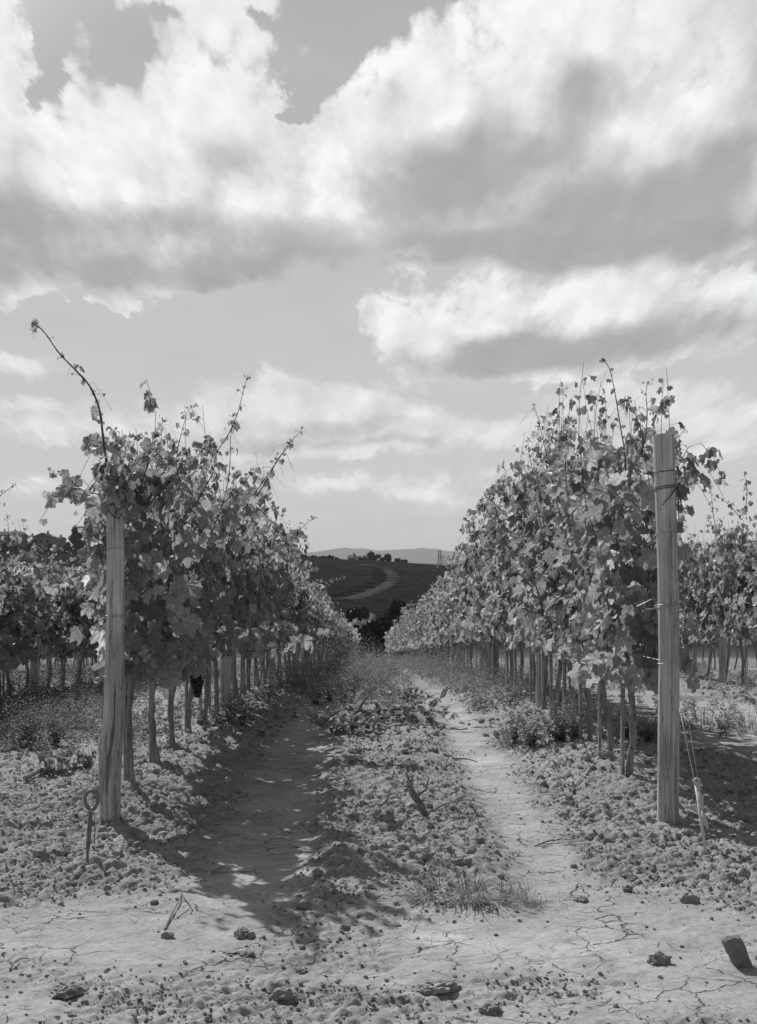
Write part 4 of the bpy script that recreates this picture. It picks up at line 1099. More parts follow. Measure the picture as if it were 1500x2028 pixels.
def clods():
    g = Geo(); r = np.random.default_rng(31)
    tp = [lump(2, 50 + i, .5) for i in range(7)]; ts = [lump(1, 70 + i, .5) for i in range(5)]
    def put(temps, n, box, lo, hi, power, everywhere=0.0):
        X = r.uniform(box[0], box[1], n); Y = box[2] + (box[3] - box[2]) * r.random(n) ** 1.25
        ro = masks(X, Y)[0]; clump = sstep(pn(X * 3.1, Y * 3.1, 91), -.35, .35)
        keep = r.random(n) < np.maximum(ro * (.25 + .75 * clump), everywhere); X, Y = X[keep], Y[keep]
        Z = ground_z(X, Y); n = len(X); s = lo + (hi - lo) * r.random(n) ** power
        a = r.uniform(0, 6.28, n)
        tip = np.stack([np.cos(a), np.sin(a), r.normal(0, .3, n)], -1); nrm = np.stack([r.normal(0, .3, n), r.normal(0, .3, n), np.ones(n)], -1)
        scatter(g, temps, np.stack([X, Y, Z + s * .25], -1), tip, nrm, s, r)
    put(tp, 5600, (-3.6, 3.8, 5.3, 13.5), .008, .030, 3.0)
    put(ts, 95000, (-3.6, 3.8, 4.1, 12.0), .003, .011, 2.2, .012)
    put(ts, 5000, (-6, 6.5, 12.0, 19.0), .012, .04, 2.2)
    tag(g.build('soil_clods', M['clod']), 'loose crumbs and clods of dry clay along the rows and path', 'soil', None, 'stuff')
clods()

def at(px, py):                       # a spot on the near soil seen at this pixel
    Y = EYE * F / (py - HZ)
    for _ in range(4):
        x = (px - 750) / F * Y; Y = (EYE - gz(x, Y)) * F / (py - HZ)
    return x, Y, gz(x, Y)
for px, py, w, sq, sub, lab in [
    (480, 1856, .029, .8, 4, 'lone pale clod on smooth soil left of centre'), (462, 1888, .024, .35, 3, 'flat dark crumbled clod, left piece of the pair in the lower left'),
    (490, 1890, .03, .35, 3, 'flat pale crumbled clod, right piece of the pair in the lower left'), (1306, 1906, .034, .75, 4, 'round clod beside the upright block, lower right'),
    (332, 1857, .022, .8, 3, 'small dark clod below the forked twig'), (598, 1922, .022, .6, 3, 'small dark pebble on smooth soil near the bottom centre'),
    (868, 1962, .06, .42, 4, 'big crumbly clod at the bottom edge right of centre'), (970, 2000, .036, .5, 4, 'clod against the bottom edge beside the big crumbly clod'),
    (135, 1965, .05, .42, 4, 'big crumbly clod in the lower left corner'), (560, 1975, .035, .6, 3, 'dark clod near the bottom edge, left of centre'),
    (1090, 1968, .024, .6, 3, 'small dark stone near the bottom edge, right of centre'), (1152, 1785, .026, .5, 3, 'flat pale stone on the right wheel track'), (1245, 1738, .022, .5, 3, 'pale stone at the edge of the clods below the tall post'),
    (630, 1780, .012, .8, 3, 'tiny white pebble at the edge of the shadow'), (265, 1690, .03, .5, 3, 'pale flat stone on the clods right of the split post'), (90, 1695, .035, .5, 3, 'oval clod lying left of the ring anchor'),
    (1200, 1500, .05, .9, 4, 'large clod heaped against the second stake of the right row'), (785, 1835, .02, .5, 3, 'dark crumb near the pale dried puddle'), (840, 1710, .03, .5, 3, 'pale slab of clay in the centre strip'), (1365, 1785, .04, .6, 3, 'clod on the heap below the right anchor')]:
    x, y, z = at(px, py); V, T = lump(sub, px, .45, 1.7, sq)
    o = mk('dirt_clod', V * w, T, M['clod'], None, {'rnd': np.full(len(V), .8 + .04 * (px % 10))}, smooth=False)
    o.location = (x, y, z + w * sq * .35); tag(o, lab, 'clod', 'single clods and stones')

def block():
    x, y, z = at(1462, 1912)
    V, T = ico(4); r = 1 / np.max(np.abs(V) ** np.array([1, 1, 1]), axis=1) ; B = V * (r ** .82)[:, None]
    B = B * np.array([.036, .03, .062]); B *= (1 + .10 * pn(V[:, 0] * 3 + V[:, 2] * 4, V[:, 1] * 3 + V[:, 2] * 2, 5) + .05 * pn(V[:, 0] * 9 + V[:, 1] * 7, V[:, 2] * 9, 6))[:, None]
    B[:, 0] += -.42 * B[:, 2]; B[:, 2] += .2 * B[:, 0] * (B[:, 2] > 0)
    o = mk('stone_block', B, T, M['stone'], None, {'rnd': np.full(len(V), .0)}); o.location = (x - .004, y, z + .05)
    tag(o, 'leaning block of stone standing on the soil in the lower right corner', 'stone')
block()

def twig(pxs, lab, r0=.004, fork=None, lift=.012, mat='twig'):
    g = Geo()
    def line(pp):
        out = []
        for k, (px, py) in enumerate(pp):
            x, y, z = at(px, py); out.append((x, y, z + r0 * .8 + lift * math.sin(math.pi * k / (len(pp) - 1))))
        return smooth_line(out, 5)
    c = line(pxs); g.tube(c, np.linspace(r0, r0 * .45, len(c)), 6)
    for f in (fork or []): c = line(f); g.tube(c, np.linspace(r0 * .8, r0 * .35, len(c)), 5)
    o = g.build('twig', M[mat]); tag(o, lab, 'twig', 'fallen twigs')
twig([(327, 1842), (340, 1818), (355, 1790), (360, 1771)], 'pale forked twig lying on the soil below the left post', .0048, [[(360, 1771), (368, 1788), (378, 1803), (350, 1820)]])
twig([(22, 1921), (32, 1910), (45, 1905), (58, 1902)], 'dark bent twig by the left edge', .004, mat='bark')
twig([(30, 1680), (55, 1676), (85, 1670), (112, 1663)], 'long thin twig left of the ring anchor', .0035)
twig([(420, 1730), (440, 1722), (455, 1727), (475, 1733)], 'dark twig at the shadow edge below the left row', .004, mat='bark')
twig([(640, 1560), (680, 1553), (710, 1543), (735, 1533)], 'thin twig across the left side of the clod strip', .004, mat='bark')
twig([(640, 1782), (665, 1765), (685, 1745)], 'dark twig in the shadow tip near the white pebble', .0045, [[(665, 1765), (655, 1750), (670, 1735)]], mat='bark')
twig([(1060, 1677), (1090, 1670), (1120, 1668), (1145, 1660)], 'cluster of dark twigs on the right wheel track', .004, [[(1075, 1680), (1110, 1664), (1150, 1668)], [(1068, 1672), (1100, 1676), (1135, 1672)]], mat='bark')
twig([(900, 1506), (925, 1508), (945, 1510)], 'short dark twig on the right wheel track, up the path', .008, mat='bark')
twig([(850, 1610), (880, 1600), (925, 1592), (965, 1596)], 'dry branch trailing right from the dead stump', .005, [[(880, 1600), (900, 1588), (915, 1585)], [(850, 1610), (835, 1622), (870, 1630)]])
twig([(240, 1572), (262, 1570), (290, 1575), (315, 1588)], 'thin bent twig right of the split post', .003)
twig([(1360, 1492), (1400, 1490), (1440, 1485), (1490, 1480)], 'long bare twig behind the right guy wires', .006)

def stump(px, py, top, lab, h_leaf=6, seed=1, w=.024, lean=-.09, ht=.26):
    x, y, z = at(px, py); root = empty('dead_stump', (x, y, z), lab, 'stump')
    g = Geo(); t = np.linspace(0, 1, 12)
    g.tube(np.stack([lean * t + .012 * np.sin(t * 6), .01 * np.cos(t * 5), -.04 + (ht + .04) * t], -1), w * (1.2 - .45 * t) * (1 + .12 * np.sin(t * 23)), 9)
    g.tube([(lean * .5, 0, ht * .55), (lean * .5 + .05, .0, ht * .72), (lean * .5 + .07, .01, ht * 1.1)], [.010, .007, .004], 6)
    g.tube([(lean, 0, ht * .95), (lean - .02, .0, ht * 1.2), (lean + .0, .01, ht * 1.5)], [.009, .006, .003], 6)
    g.build('trunk', M['bark'], root)
    L = Geo(); r = np.random.default_rng(seed); n = h_leaf * 4
    p = np.stack([r.normal(lean * .6, .05, n), r.normal(0, .04, n), r.uniform(ht * .7, ht * 1.6, n)], -1)
    a, b = leaf_frames(n, r, r.uniform(0, 6.28, n)); scatter(L, LEAF['mid'], p, a, b, r.uniform(.012, .035, n), r)
    L.build('foliage', M['weed'], root)
stump(842, 1612, None, 'short dead vine stump leaning left in the middle of the clod strip', 4, 3, .022, -.09, .20)

def fallen_branch():
    x, y, z = at(110, 1535); root = empty('fallen_branch', (x, y, z), 'dark fallen branch with dry leaves lying left of the split post', 'branch'); bpy.context.view_layer.update()
    g = Geo(); pts = [at(45, 1550), at(75, 1538), at(105, 1536), at(140, 1530), at(165, 1528), at(184, 1532)]
    c = smooth_line([(p[0], p[1], p[2] + .02 + .01 * (i % 2)) for i, p in enumerate(pts)], 6); g.tube(c, np.linspace(.018, .009, len(c)), 7)
    child(g.build('stem', M['bark']), root)
    L = Geo(); r = np.random.default_rng(9); n = 70; i = r.integers(5, len(c) - 6, n)
    p = c[i] + np.stack([r.normal(0, .05, n), r.normal(0, .05, n), r.uniform(0, .13, n)], -1); a, b = leaf_frames(n, r, r.uniform(0, 6.28, n))
    scatter(L, LEAF['mid'], p, a, b, r.uniform(.02, .045, n), r)
    child(L.build('foliage', M['weed']), root)
fallen_branch()

# ================================================================== weeds
def blade(seed, bend=.55, w=.016):
    r = np.random.default_rng(seed); k = 4; t = np.linspace(0, 1, k); b = bend * r.uniform(.5, 1.4)
    c = np.stack([0 * t, t, -b * t ** 2], -1); ww = w * (1 - t ** 1.5) + .004
    V = np.concatenate([c - np.stack([ww, 0 * t, 0 * t], -1), c + np.stack([ww, 0 * t, 0 * t], -1)])
    T = []
    for i in range(k - 1): T += [(i, k + i, k + i + 1), (i, k + i + 1, i + 1)]
    return V, np.array(T)
BL = [blade(i) for i in range(6)]
LANCE = []
for i in range(6):
    r_ = np.random.default_rng(720 + i); k = 6; t = np.linspace(0, 1, k); w_ = .15 * np.sin(np.pi * np.clip(t * .92 + .06, 0, 1)) ** .8; bd = r_.uniform(.2, .9)
    cx = np.stack([.06 * np.sin(t * 4 + i), t, -bd * t ** 2.2 + .05 * np.sin(t * 9 + i)], -1)
    V = np.concatenate([cx + np.stack([-w_, 0 * t, .10 * w_ / .15 * r_.uniform(.3, 1) + .03 * np.sin(t * 14)], -1), cx, cx + np.stack([w_, 0 * t, .10 * w_ / .15 * r_.uniform(.3, 1) + .03 * np.cos(t * 13)], -1)])
    T = []
    for s_ in (0, k):
        for j in range(k - 1): T += [(s_ + j, s_ + k + j, s_ + k + j + 1), (s_ + j, s_ + k + j + 1, s_ + j + 1)]
    LANCE.append((V, np.array(T)))
OVAL = []
for i in range(4):
    th = np.linspace(0, 2 * np.pi, 8, endpoint=False)
    V = np.stack([.28 * np.sin(th), .5 - .5 * np.cos(th), .12 * np.sin(th * 2 + i) + .1 * np.cos(th)], -1)
    OVAL.append((np.vstack([V, (0, .5, -.03 * i)]), np.array([(8, j, (j + 1) % 8) for j in range(8)])))

def weed_pos(r, n, f):
    X, Y = f(n); return X, Y, ground_z(X, Y)
def grass_clump(g, r, x, y, z, h, n, spread, k=1.1):
    a = r.uniform(0, 6.28, n); rr = spread * np.sqrt(r.random(n))
    k_ = np.abs(r.normal(0, k, n)); tip = np.stack([np.cos(a) * k_, np.sin(a) * k_, np.ones(n)], -1)
    nrm = np.stack([-np.cos(a), -np.sin(a), r.uniform(.1, .5, n)], -1)
    scatter(g, BL, np.stack([x + rr * np.cos(a), y + rr * np.sin(a), np.full(n, z)], -1), tip, nrm, h * r.uniform(.3, 1.15, n) * (1 + .0 * k_), r)
def leafy_clump(g, r, x, y, z, h, n, spread, ls):
    """bushy annual weed: small leaves along many thin stems"""
    ns = max(4, n // 14); u = r.random((ns, 2)); a = u[:, 0] * 6.28
    for k in range(ns):
        m = n // ns; t = r.random(m) ** .8
        L = h * r.uniform(.55, 1.1); d = np.array([math.cos(a[k]) * spread * u[k, 1], math.sin(a[k]) * spread * u[k, 1], L])
        p = np.array([x, y, z]) + d * t[:, None] + r.normal(0, ls * .5, (m, 3))
        az = r.uniform(0, 6.28, m); tip = np.stack([np.cos(az), np.sin(az), r.uniform(-.3, .9, m)], -1); nrm = np.stack([r.normal(0, .5, m), r.normal(0, .5, m), np.ones(m)], -1)
        scatter(g, OVAL, p, tip, nrm, ls * r.uniform(.6, 1.3, m) * (1.1 - .5 * t), r)

def weeds_cover():
    g = Geo(); r = np.random.default_rng(41)
    def strip(cx, sx, y0, y1, n, hl, kind, thr=-9):
        Y = y0 + (y1 - y0) * r.random(n) ** 1.7; X = cx + SKEW * Y + r.normal(0, sx, n)
        k = (pn(X * 1.1, Y * .45, 97) + .5 * pn(X * 3, Y * 1.5, 98) > thr) & (np.abs(X - .84 - SKEW * Y + .12 * pn(X * 0, Y * .3, 99)) > .20 - .13 * sstep(Y, 16, 24)); X, Y = X[k], Y[k]; Z = ground_z(X, Y)
        far = sstep(Y, 14, 40)
        for x, y, z, f in zip(X, Y, Z, far):
            h = r.uniform(*hl)
            if r.random() < kind: grass_clump(g, r, x, y, z - .01, h * .8, int(16 - 9 * f), .05 + .06 * f, 1.5)
            else: leafy_clump(g, r, x, y, z, h, int(50 - 26 * f), .09 + .08 * f, r.uniform(.016, .034) + .018 * f)
    strip(.10, .36, 14.0, 64, 620, (.06, .30), .06, -.12); strip(.10, .42, 16.0, 48, 1100, (.18, .80), .02, .08)           # middle of the path, up the slope
    strip(1.55, .38, 14.5, 64, 700, (.12, .46), .05); strip(1.25, .3, 18, 64, 600, (.3, .75), .02, .02)          # foot of the right row
    strip(-1.45, .30, 12.0, 60, 320, (.08, .34), .05); strip(-1.2, .22, 18, 64, 320, (.3, .6), .0)         # foot of the left row
    strip(-3.1, .75, 12.5, 40, 560, (.08, .30), .05); strip(-3.3, .7, 10.8, 15, 260, (.06, .26), .05); strip(-3.3, .7, 11.5, 16, 420, (.12, .36), .05)          # alleys on both sides
    strip(3.4, .7, 12.0, 40, 460, (.05, .22), .1)
    strip(4.95, .4, 16, 40, 200, (.10, .34), .2); strip(-4.1, .6, 12.5, 40, 700, (.12, .45), .05); strip(-7.3, .6, 20, 45, 300, (.2, .6), .0)
    strip(6.6, .9, 17, 45, 200, (.10, .34), .2); strip(-5.8, .9, 15, 45, 560, (.15, .5), .05)
    tag(g.build('ground_weeds', M['weed']), 'low weeds and grass covering the soil up the path and between rows', 'weeds', None, 'stuff')
    g = Geo()
    n = 1500; X = r.uniform(-3, 3.4, n); Y = 4.6 + 9 * r.random(n); ro = masks(X, Y)[0]
    k = r.random(n) < .12 + .5 * ro * (Y > 8.5); X, Y = X[k], Y[k]; Z = ground_z(X, Y)
    for x, y, z in zip(X, Y, Z): grass_clump(g, r, x, y, z, r.uniform(.015, .06), 5, .03)
    tag(g.build('grass_bits', M['straw']), 'scattered dry grass stalks lying on the clay', 'grass', None, 'stuff')
weeds_cover()

def weed_thing(name, px, py, lab, cat, items, mat='weed', group='single weeds', seed=1):
    x, y, z = at(px, py); r = np.random.default_rng(seed); g = Geo()
    for kind, dx, dy, h, n, sp, ls in items:
        zz_ = gz(x + dx, y + dy) - z
        if kind == 'g': grass_clump(g, r, dx, dy, zz_ - .01, h, n, sp, 3.0 if name == 'grass_tuft' else 1.6)
        elif kind == 'l': leafy_clump(g, r, dx, dy, zz_, h, n, sp, ls)
        elif kind == 'b':                       # big curling basal leaves
            a = r.uniform(0, 6.28, n); tip = np.stack([np.cos(a), np.sin(a), r.uniform(.1, 1.5, n)], -1); nrm = np.stack([-np.cos(a) * .6, -np.sin(a) * .6, np.ones(n)], -1) + r.normal(0, .5, (n, 3))
            scatter(g, LANCE, np.stack([dx + r.normal(0, sp, n), dy + r.normal(0, sp, n), zz_ + np.abs(r.normal(0, .05, n))], -1), tip, nrm, ls * r.uniform(.5, 1.2, n), r)
        else:                                   # tall bare stems with seed heads
            for _ in range(n):
                a = r.uniform(0, 6.28); t = np.linspace(0, 1, 5); hh = h * r.uniform(.6, 1)
                g.tube(np.stack([dx + sp * np.cos(a) * t + .02 * np.sin(t * 5), dy + sp * np.sin(a) * t, zz_ + hh * t], -1), np.linspace(.003, .0012, 5), 3, rnd=.4)
    o = g.build(name, M[mat]); o.location = (x, y, z); return tag(o, lab, cat, group)
weed_thing('grass_tuft', 930, 1772, 'spreading dry grass tuft at the near end of the path', 'grass tuft',
           [('g', .0, .0, .15, 260, .16, 0), ('g', .12, -.02, .12, 220, .16, 0), ('g', -.13, .04, .13, 200, .14, 0), ('g', .28, .03, .10, 160, .15, 0), ('g', .40, -.08, .07, 130, .18, 0), ('g', .1, -.10, .08, 140, .2, 0), ('l', .0, .0, .12, 260, .25, .008), ('l', .25, .0, .09, 200, .25, .008)], 'straw')
weed_thing('weed_bush', 1018, 1478, 'grassy weed bush at the right edge of the right wheel track', 'weed', [('g', 0, 0, .30, 110, .12, 0), ('l', .02, .05, .34, 520, .20, .026), ('s', 0, 0, .36, 4, .15, 0)], seed=2)
weed_thing('weed_bush', 1112, 1468, 'dense dark weed bush at the foot of the right row', 'weed', [('l', 0, 0, .38, 1500, .36, .028), ('l', -.22, .1, .32, 1000, .30, .026), ('l', .14, .1, .34, 1000, .3, .026), ('g', -.1, -.05, .2, 90, .2, 0)], seed=3)
weed_thing('weed_bush', 1285, 1470, 'low dark weeds between the tall post and the first stake', 'weed', [('l', 0, 0, .28, 800, .24, .026), ('l', -.15, .1, .22, 500, .2, .026), ('g', .1, 0, .2, 70, .15, 0)], seed=4)
weed_thing('weed_bush', 480, 1440, 'dark leafy weed beside the left row above the shadow', 'weed', [('l', 0, 0, .45, 620, .22, .025), ('l', -.14, .12, .38, 420, .2, .025), ('s', 0, 0, .45, 2, .1, 0)], seed=5)
weed_thing('weed_bush', 45, 1480, 'pale bushy weed at the left edge', 'weed', [('l', 0, 0, .42, 1100, .34, .026), ('l', .24, .1, .36, 800, .28, .026), ('g', .1, 0, .3, 80, .2, 0)], seed=6)
weed_thing('weed_bush', 150, 1440, 'thin weeds under the second row left of the split post', 'weed', [('l', 0, 0, .32, 800, .42, .028), ('s', .1, 0, .4, 3, .3, 0), ('l', .35, .1, .28, 600, .3, .028)], seed=7)
weed_thing('broadleaf_weed', 700, 1445, 'wilted broadleaf weed at the edge of the shaded wheel track', 'weed', [('b', 0, 0, 0, 60, .17, .20), ('l', .1, .05, .2, 160, .2, .03), ('s', 0, 0, .42, 2, .1, 0)], 'broad', seed=8)
weed_thing('broadleaf_weed', 765, 1430, 'broad curled weed with bare stems in the middle of the path', 'weed', [('b', 0, 0, 0, 80, .2, .22), ('s', 0, 0, .5, 2, .12, 0), ('l', 0, .1, .35, 200, .2, .03)], 'broad', seed=9)
weed_thing('broadleaf_weed', 850, 1432, 'flat wilted weed at the edge of the right wheel track', 'weed', [('b', 0, 0, 0, 55, .2, .13), ('l', 0, .1, .2, 220, .25, .03), ('s', .05, 0, .25, 2, .1, 0)], 'broad', seed=10)
weed_thing('broadleaf_weed', 800, 1400, 'upright leafy weed behind the curled weeds in the path', 'weed', [('b', 0, 0, 0, 60, .22, .22), ('l', 0, 0, .55, 420, .25, .03), ('s', 0, 0, .6, 3, .15, 0)], 'broad', seed=11)
weed_thing('dead_weed', 112, 1528, 'small bright leaved seedling growing out of the fallen branch', 'weed', [('s', 0, 0, .22, 2, .07, 0), ('b', 0, 0, .1, 8, .05, .05)], seed=12)
weed_thing('weed_bush', 1440, 1440, 'dry weeds in the alley behind the right guy wires', 'weed', [('l', 0, 0, .24, 420, .4, .02), ('g', .2, 0, .22, 120, .4, 0), ('g', -.2, .1, .2, 100, .3, 0)], seed=13)
weed_thing('weed_bush', 625, 1395, 'dark shaded weed at the far end of the shaded wheel track', 'weed', [('l', 0, 0, .34, 420, .35, .03), ('l', .15, .4, .34, 420, .35, .03)], seed=14)

# ================================================================== trees, bushes, village and pylon
CL = []
for i in range(5):
    r_ = np.random.default_rng(600 + i); V = r_.normal(0, .45, (6, 3)); CL.append((V, np.array([(0, 1, 2), (2, 3, 4), (4, 5, 0), (1, 3, 5)])))
def tree_thing(name, x, y, w, h, lab, cat, seed, n=900, mat='tree', trunk=True, lobes=9, leaf=.3, group=None, zb=None, low=.18):
    r = np.random.default_rng(seed); z = (float(base_z(x, y)) if zb is None else zb) - .1
    root = empty(name, (x, y, z), lab, cat, group)
    g = Geo(); P = []
    for k in range(lobes):
        a = r.uniform(0, 6.28); q = r.random() ** .5; cz = h * (low + .12 + (.86 - low - .12) * r.random())
        ww = w * (1 - .55 * abs(cz / h - .5) * 1.2)
        c = np.array([math.cos(a) * q * ww * .62, math.sin(a) * q * ww * .62, cz]); s = np.array([ww * .45, ww * .45, h * .17]) * r.uniform(.7, 1.15)
        m = n // lobes; d = unit(r.normal(0, 1, (m, 3))) * (r.random(m)[:, None] ** .4)
        P.append(c + d * s)
    P = np.concatenate(P); P = P[P[:, 2] > h * .03]; N = len(P)
    scatter(g, CL, P, r.normal(0, 1, (N, 3)), r.normal(0, 1, (N, 3)), leaf * r.uniform(.6, 1.3, N), r)
    g.build('crown', M[mat], root)
    if trunk:
        g = Geo(); t = np.linspace(0, 1, 7)
        g.tube(np.stack([.08 * w * np.sin(t * 3), 0 * t, -.3 + h * .7 * t], -1), np.linspace(.045, .012, 7) * h * .9, 7)
        for k in range(5):
            a = r.uniform(0, 6.28); z0 = h * r.uniform(.25, .5)
            g.tube([(0, 0, z0), (math.cos(a) * w * .25, math.sin(a) * w * .25, z0 + h * .15), (math.cos(a) * w * .5, math.sin(a) * w * .5, z0 + h * .3)], [.018 * h, .012 * h, .005 * h], 5)
        g.build('trunk', M['treebark'], root)
    return root
for x, y, w, h, lab, s in [(-1.5, 126, 2.1, 4.9, 'dark bush filling the gap at the end of the path, left one', 1), (.2, 128, 1.9, 4.6, 'dark bush filling the gap at the end of the path, middle one', 2), (1.9, 127, 2.0, 5.8, 'dark bush behind the far end of the right row', 3), (-3.6, 131, 2.2, 4.8, 'dark bush behind the far end of the left row', 4)]:
    tree_thing('bush', x, y, w, h, lab, 'bush', 20 + s, 1500, 'bush', True, 12, .28, 'bushes at the end of the path', low=.0)
def at_far(px, py, Y): p = P3(px, py, Y); return p.x, p.y, p.z
def px_tree(name, px, ptop, pbase, pw, Y, lab, cat, seed, group, **kw):
    x, y, zb = at_far(px, pbase, Y); _, _, zt = at_far(px, ptop, Y)
    zg = float(base_z(x, y)); zb = min(zb, zg) if name != 'hedge' else zg
    return tree_thing(name, x, y, pw / F * Y, zt - zb, lab, cat, seed, group=group, zb=zb, **kw)
G = 'trees along the far crest'
for i, (px, pt, pb, pw, Y, lab) in enumerate([
    (741, 1089, 1117, 15, 545, 'tallest round tree on the far crest, above the bend of the track'), (769, 1095, 1117, 10, 548, 'smaller round tree right beside the tallest tree on the crest'),
    (716, 1101, 1115, 12, 552, 'pale low tree left of the tallest tree on the crest'), (727, 1099, 1116, 9, 556, 'low tree touching the left side of the tallest crest tree'), (756, 1104, 1117, 10, 556, 'shrub between the two round crest trees'),
    (787, 1106, 1119, 9, 552, 'low shrub right of the two round crest trees'), (801, 1108, 1120, 9, 552, 'last low shrub of the crest line before the pylon'), (655, 1098, 1112, 13, 540, 'dark bushy tree left of the small farmhouse'),
    (640, 1101, 1110, 11, 540, 'dark hedge tree on the crest, second left of the farmhouse'), (622, 1101, 1109, 12, 540, 'dark hedge tree above the left vine row'), (604, 1099, 1108, 12, 540, 'dark hedge tree half behind the tips of the left row'), (668, 1104, 1113, 8, 545, 'small shrub just left of the farmhouse'), (906, 1118, 1130, 6, 700, 'small rounded shrub just right of the pylon')]):
    px_tree('tree', px, pt, pb, pw, Y, lab, 'tree', 60 + i, G, n=500 if pw < 12 else 900, leaf=.55, mat='tree' if i not in (2, 3) else 'weed', low=.08)
G = 'trees by the village'
for i, (px, pt, pb, pw, Y, lab) in enumerate([
    (150, 1040, 1098, 21, 545, 'tall dark tree at the right end of the village'), (172, 1046, 1098, 15, 548, 'dark tree half hidden behind the left end post'), (134, 1072, 1098, 12, 542, 'round dark tree in front of the tall village tree'),
    (58, 1066, 1098, 11, 540, 'dark round tree in front of the village houses'), (100, 1072, 1099, 8, 540, 'small dark tree right of the gabled village house'), (14, 1070, 1099, 14, 540, 'dark shrub by the long flat house at the left edge'), (36, 1076, 1099, 12, 541, 'dark shrub between the long house and the round village tree')]):
    px_tree('tree', px, pt, pb, pw, Y, lab, 'tree', 90 + i, G, n=1300 if i < 2 else 700, leaf=.62, mat='bush', low=.05)
def hedge():
    g = Geo(); r = np.random.default_rng(4); n = 1600; px = r.uniform(30, 185, n); Y = 532 + r.normal(0, .8, n); X = (px - 750) / F * Y
    Z = base_z(X, Y) + 1.5 * r.random(n); scatter(g, CL, np.stack([X, Y, Z], -1), r.normal(0, 1, (n, 3)), r.normal(0, 1, (n, 3)), .5 * r.uniform(.6, 1.2, n), r)
    tag(g.build('hedge', M['bush']), 'low dark clipped hedge along the field below the village', 'hedge')
hedge()
def house(px0, px1, peave, pridge, pbase, Y, lab, depth=9, gable='x', wins=3, storeys=2, group='village houses'):
    x0, _, z0 = at_far(px0, pbase, Y); x1 = at_far(px1, pbase, Y)[0]; ze = at_far(px0, peave, Y)[2]; zr = at_far(px0, pridge, Y)[2]
    cx, w = (x0 + x1) / 2, x1 - x0; zg = min(z0, float(base_z(cx, Y))) - .3
    root = empty('house', (cx, Y, zg), lab, 'house', group); he, hr = ze - zg, zr - zg
    g = Geo(); g.box((0, depth / 2, he / 2), (w, depth, he)).build('wall', M['plaster'], root)
    o = .35; g = Geo(); a, b = w / 2 + o, depth / 2 + o; cyd = depth / 2
    if gable == 'x':    # ridge along x
        V = [(-a, cyd - b, he), (a, cyd - b, he), (a, cyd + b, he), (-a, cyd + b, he), (-a * .9, cyd, hr), (a * .9, cyd, hr)]; V += [(x, y, z + .22) for x, y, z in V[:4]]
        Fq = [(6, 7, 5, 4), (8, 9, 4, 5), (0, 3, 2, 1), (0, 1, 7, 6), (2, 3, 9, 8), (1, 2, 8, 7), (3, 0, 6, 9)]; Ft = [(9, 6, 4), (7, 8, 5)]
    else:               # ridge towards the camera
        V = [(-a, cyd - b, he), (a, cyd - b, he), (a, cyd + b, he), (-a, cyd + b, he), (0, cyd - b, hr), (0, cyd + b, hr)]; V += [(x, y, z + .22) for x, y, z in V[:4]]
        Fq = [(6, 4, 5, 9), (4, 7, 8, 5), (0, 3, 2, 1), (0, 1, 7, 6), (2, 3, 9, 8), (1, 2, 8, 7), (3, 0, 6, 9)]; Ft = [(6, 7, 4), (8, 9, 5)]
    g.add(V, Ft, Fq); rf = g.build('roof', M['roof'], root)
    g = Geo(); g.box((w * .2, cyd, hr + .2), (.7, .7, 1.5)); g.build('chimney', M['plaster'], rf)
    for s in range(storeys):
        for k in range(wins):
            zc = he * (s + .55) / storeys; xc = -w / 2 + w * (k + .5) / wins
            f = Geo().box((xc, -.04, zc), (1.15, .1, 1.5)).build('window', M['roof'], root)
            Geo().box((xc, -.11, zc), (.85, .06, 1.2)).build('pane', M['pane'], f)
house(-16, 40, 1060, 1052, 1096, 600, 'long pale flat house at the left edge behind the shrubs', 12, 'x', 6, 2)
house(66, 100, 1064, 1055, 1098, 580, 'gabled village house with dark roof between two round trees', 10, 'y', 3, 2)
house(103, 122, 1068, 1063, 1097, 600, 'low pale house just left of the tall village tree', 9, 'x', 2, 1)
house(44, 66, 1064, 1060, 1097, 610, 'grey house half hidden behind the round village tree', 9, 'x', 2, 2)
house(690, 706, 1106, 1099.5, 1118, 570, 'small farmhouse with pale roof among the crest trees', 6, 'x', 2, 1, None)
for px, pt, Y in ((99, 1056, 575), (121, 1058, 590)):
    x, y, z = at_far(px, 1098, Y); z = float(base_z(x, y)) - .2; zt = at_far(px, pt, Y)[2]
    root = empty('utility_pole', (x, y, z), 'thin pole rising beside the gabled village house' if px == 99 else 'thin pole beside the low pale village house', 'pole', 'village poles')
    Geo().tube([(0, 0, 0), (0, 0, zt - z)], [.16, .11], 6).build('mast', M['treebark'], root); Geo().box((0, 0, zt - z - .5), (1.2, .12, .12)).build('crossarm', M['treebark'], root)
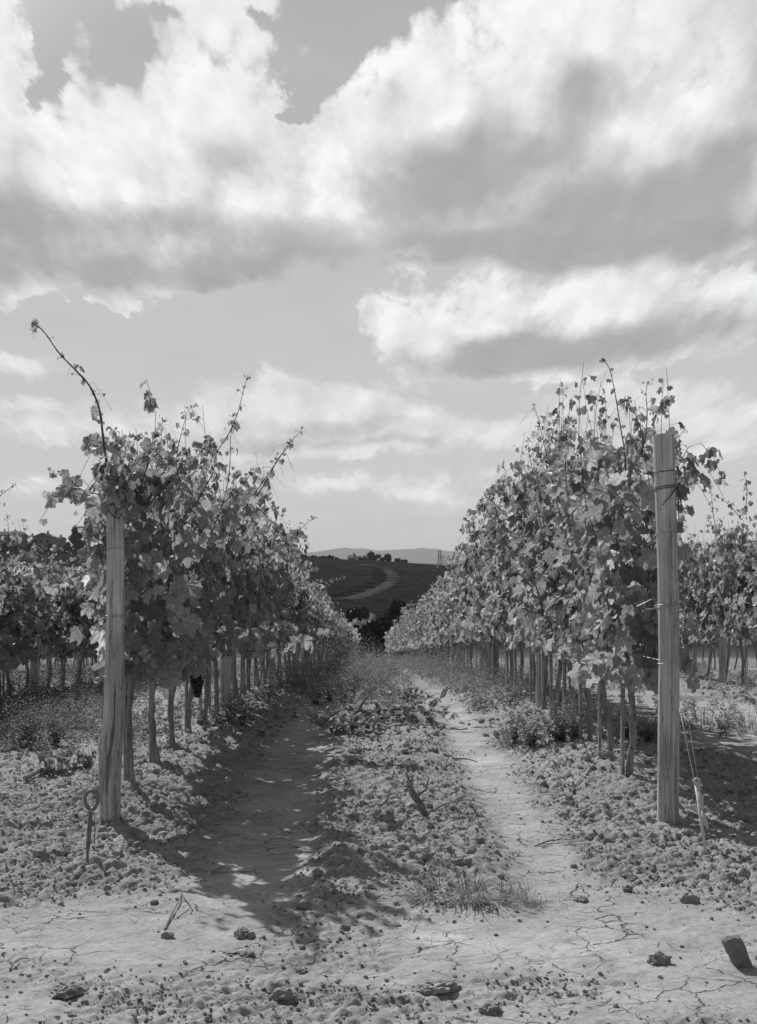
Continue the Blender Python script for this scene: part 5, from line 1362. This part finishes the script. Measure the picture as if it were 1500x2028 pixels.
def pylon():
    Y = 760; x, y, zt = at_far(871, 1090.5, Y); z = float(base_z(x, y)) - .3; h = zt - z
    root = empty('lattice_pylon', (x, y, z), 'small steel lattice pylon on the far crest above the right row', 'pylon')
    g = Geo(); wb, wt = 1.15, .62
    for sx in (-1, 1):
        for sy in (-1, 1): g.tube([(sx * wb, sy * wb, 0), (sx * wt, sy * wt, h)], .13, 4)
    n = 6
    for i in range(n):
        for sy in (-1, 1):
            a, b = i / n, (i + 1) / n; wa, wb_ = wb + (wt - wb) * a, wb + (wt - wb) * b
            g.tube([(-wa, sy * wa, h * a), (wb_, sy * wb_, h * b)], .07, 3); g.tube([(wa, sy * wa, h * a), (-wb_, sy * wb_, h * b)], .07, 3); g.tube([(-wb_, sy * wb_, h * b), (wb_, sy * wb_, h * b)], .08, 3)
    g.build('lattice_mast', M['steel'], root)
    for zf in (.70,):
        Geo().tube([(-.3, 0, h * zf), (2.9, 0, h * zf + .1)], .16, 5).tube([(0.3, 0, h * (zf + .12)), (2.9, 0, h * zf + .1)], .09, 4).build('crossarm', M['steel'], root)
    Geo().tube([(2.7, 0, h * .7), (2.7, 0, h * .62)], .14, 5).build('insulator', M['plaster'], root)
pylon()

# ================================================================== haze in the valley air
def haze():
    m = bpy.data.materials.new('pale_haze'); m.use_nodes = True; nt = m.node_tree; nt.nodes.clear()
    o = nt.nodes.new('ShaderNodeOutputMaterial'); v = nt.nodes.new('ShaderNodeVolumePrincipled')
    v.inputs['Color'].default_value = (.9, .9, .9, 1); v.inputs['Density'].default_value = HAZE; v.inputs['Anisotropy'].default_value = 0.0
    nt.links.new(v.outputs[0], o.inputs['Volume'])
    x0, x1, y0, y1, z0, z1 = -6600, 6600, -120, 12800, -24, 125
    V = [(x, y, z) for x in (x0, x1) for y in (y0, y1) for z in (z0, z1)]
    tag(mk('haze', V, np.array([(0, 1, 3, 2), (4, 6, 7, 5), (0, 4, 5, 1), (2, 3, 7, 6), (0, 2, 6, 4), (1, 5, 7, 3)]), m), kind='stuff')
HAZE = 9e-5
haze()
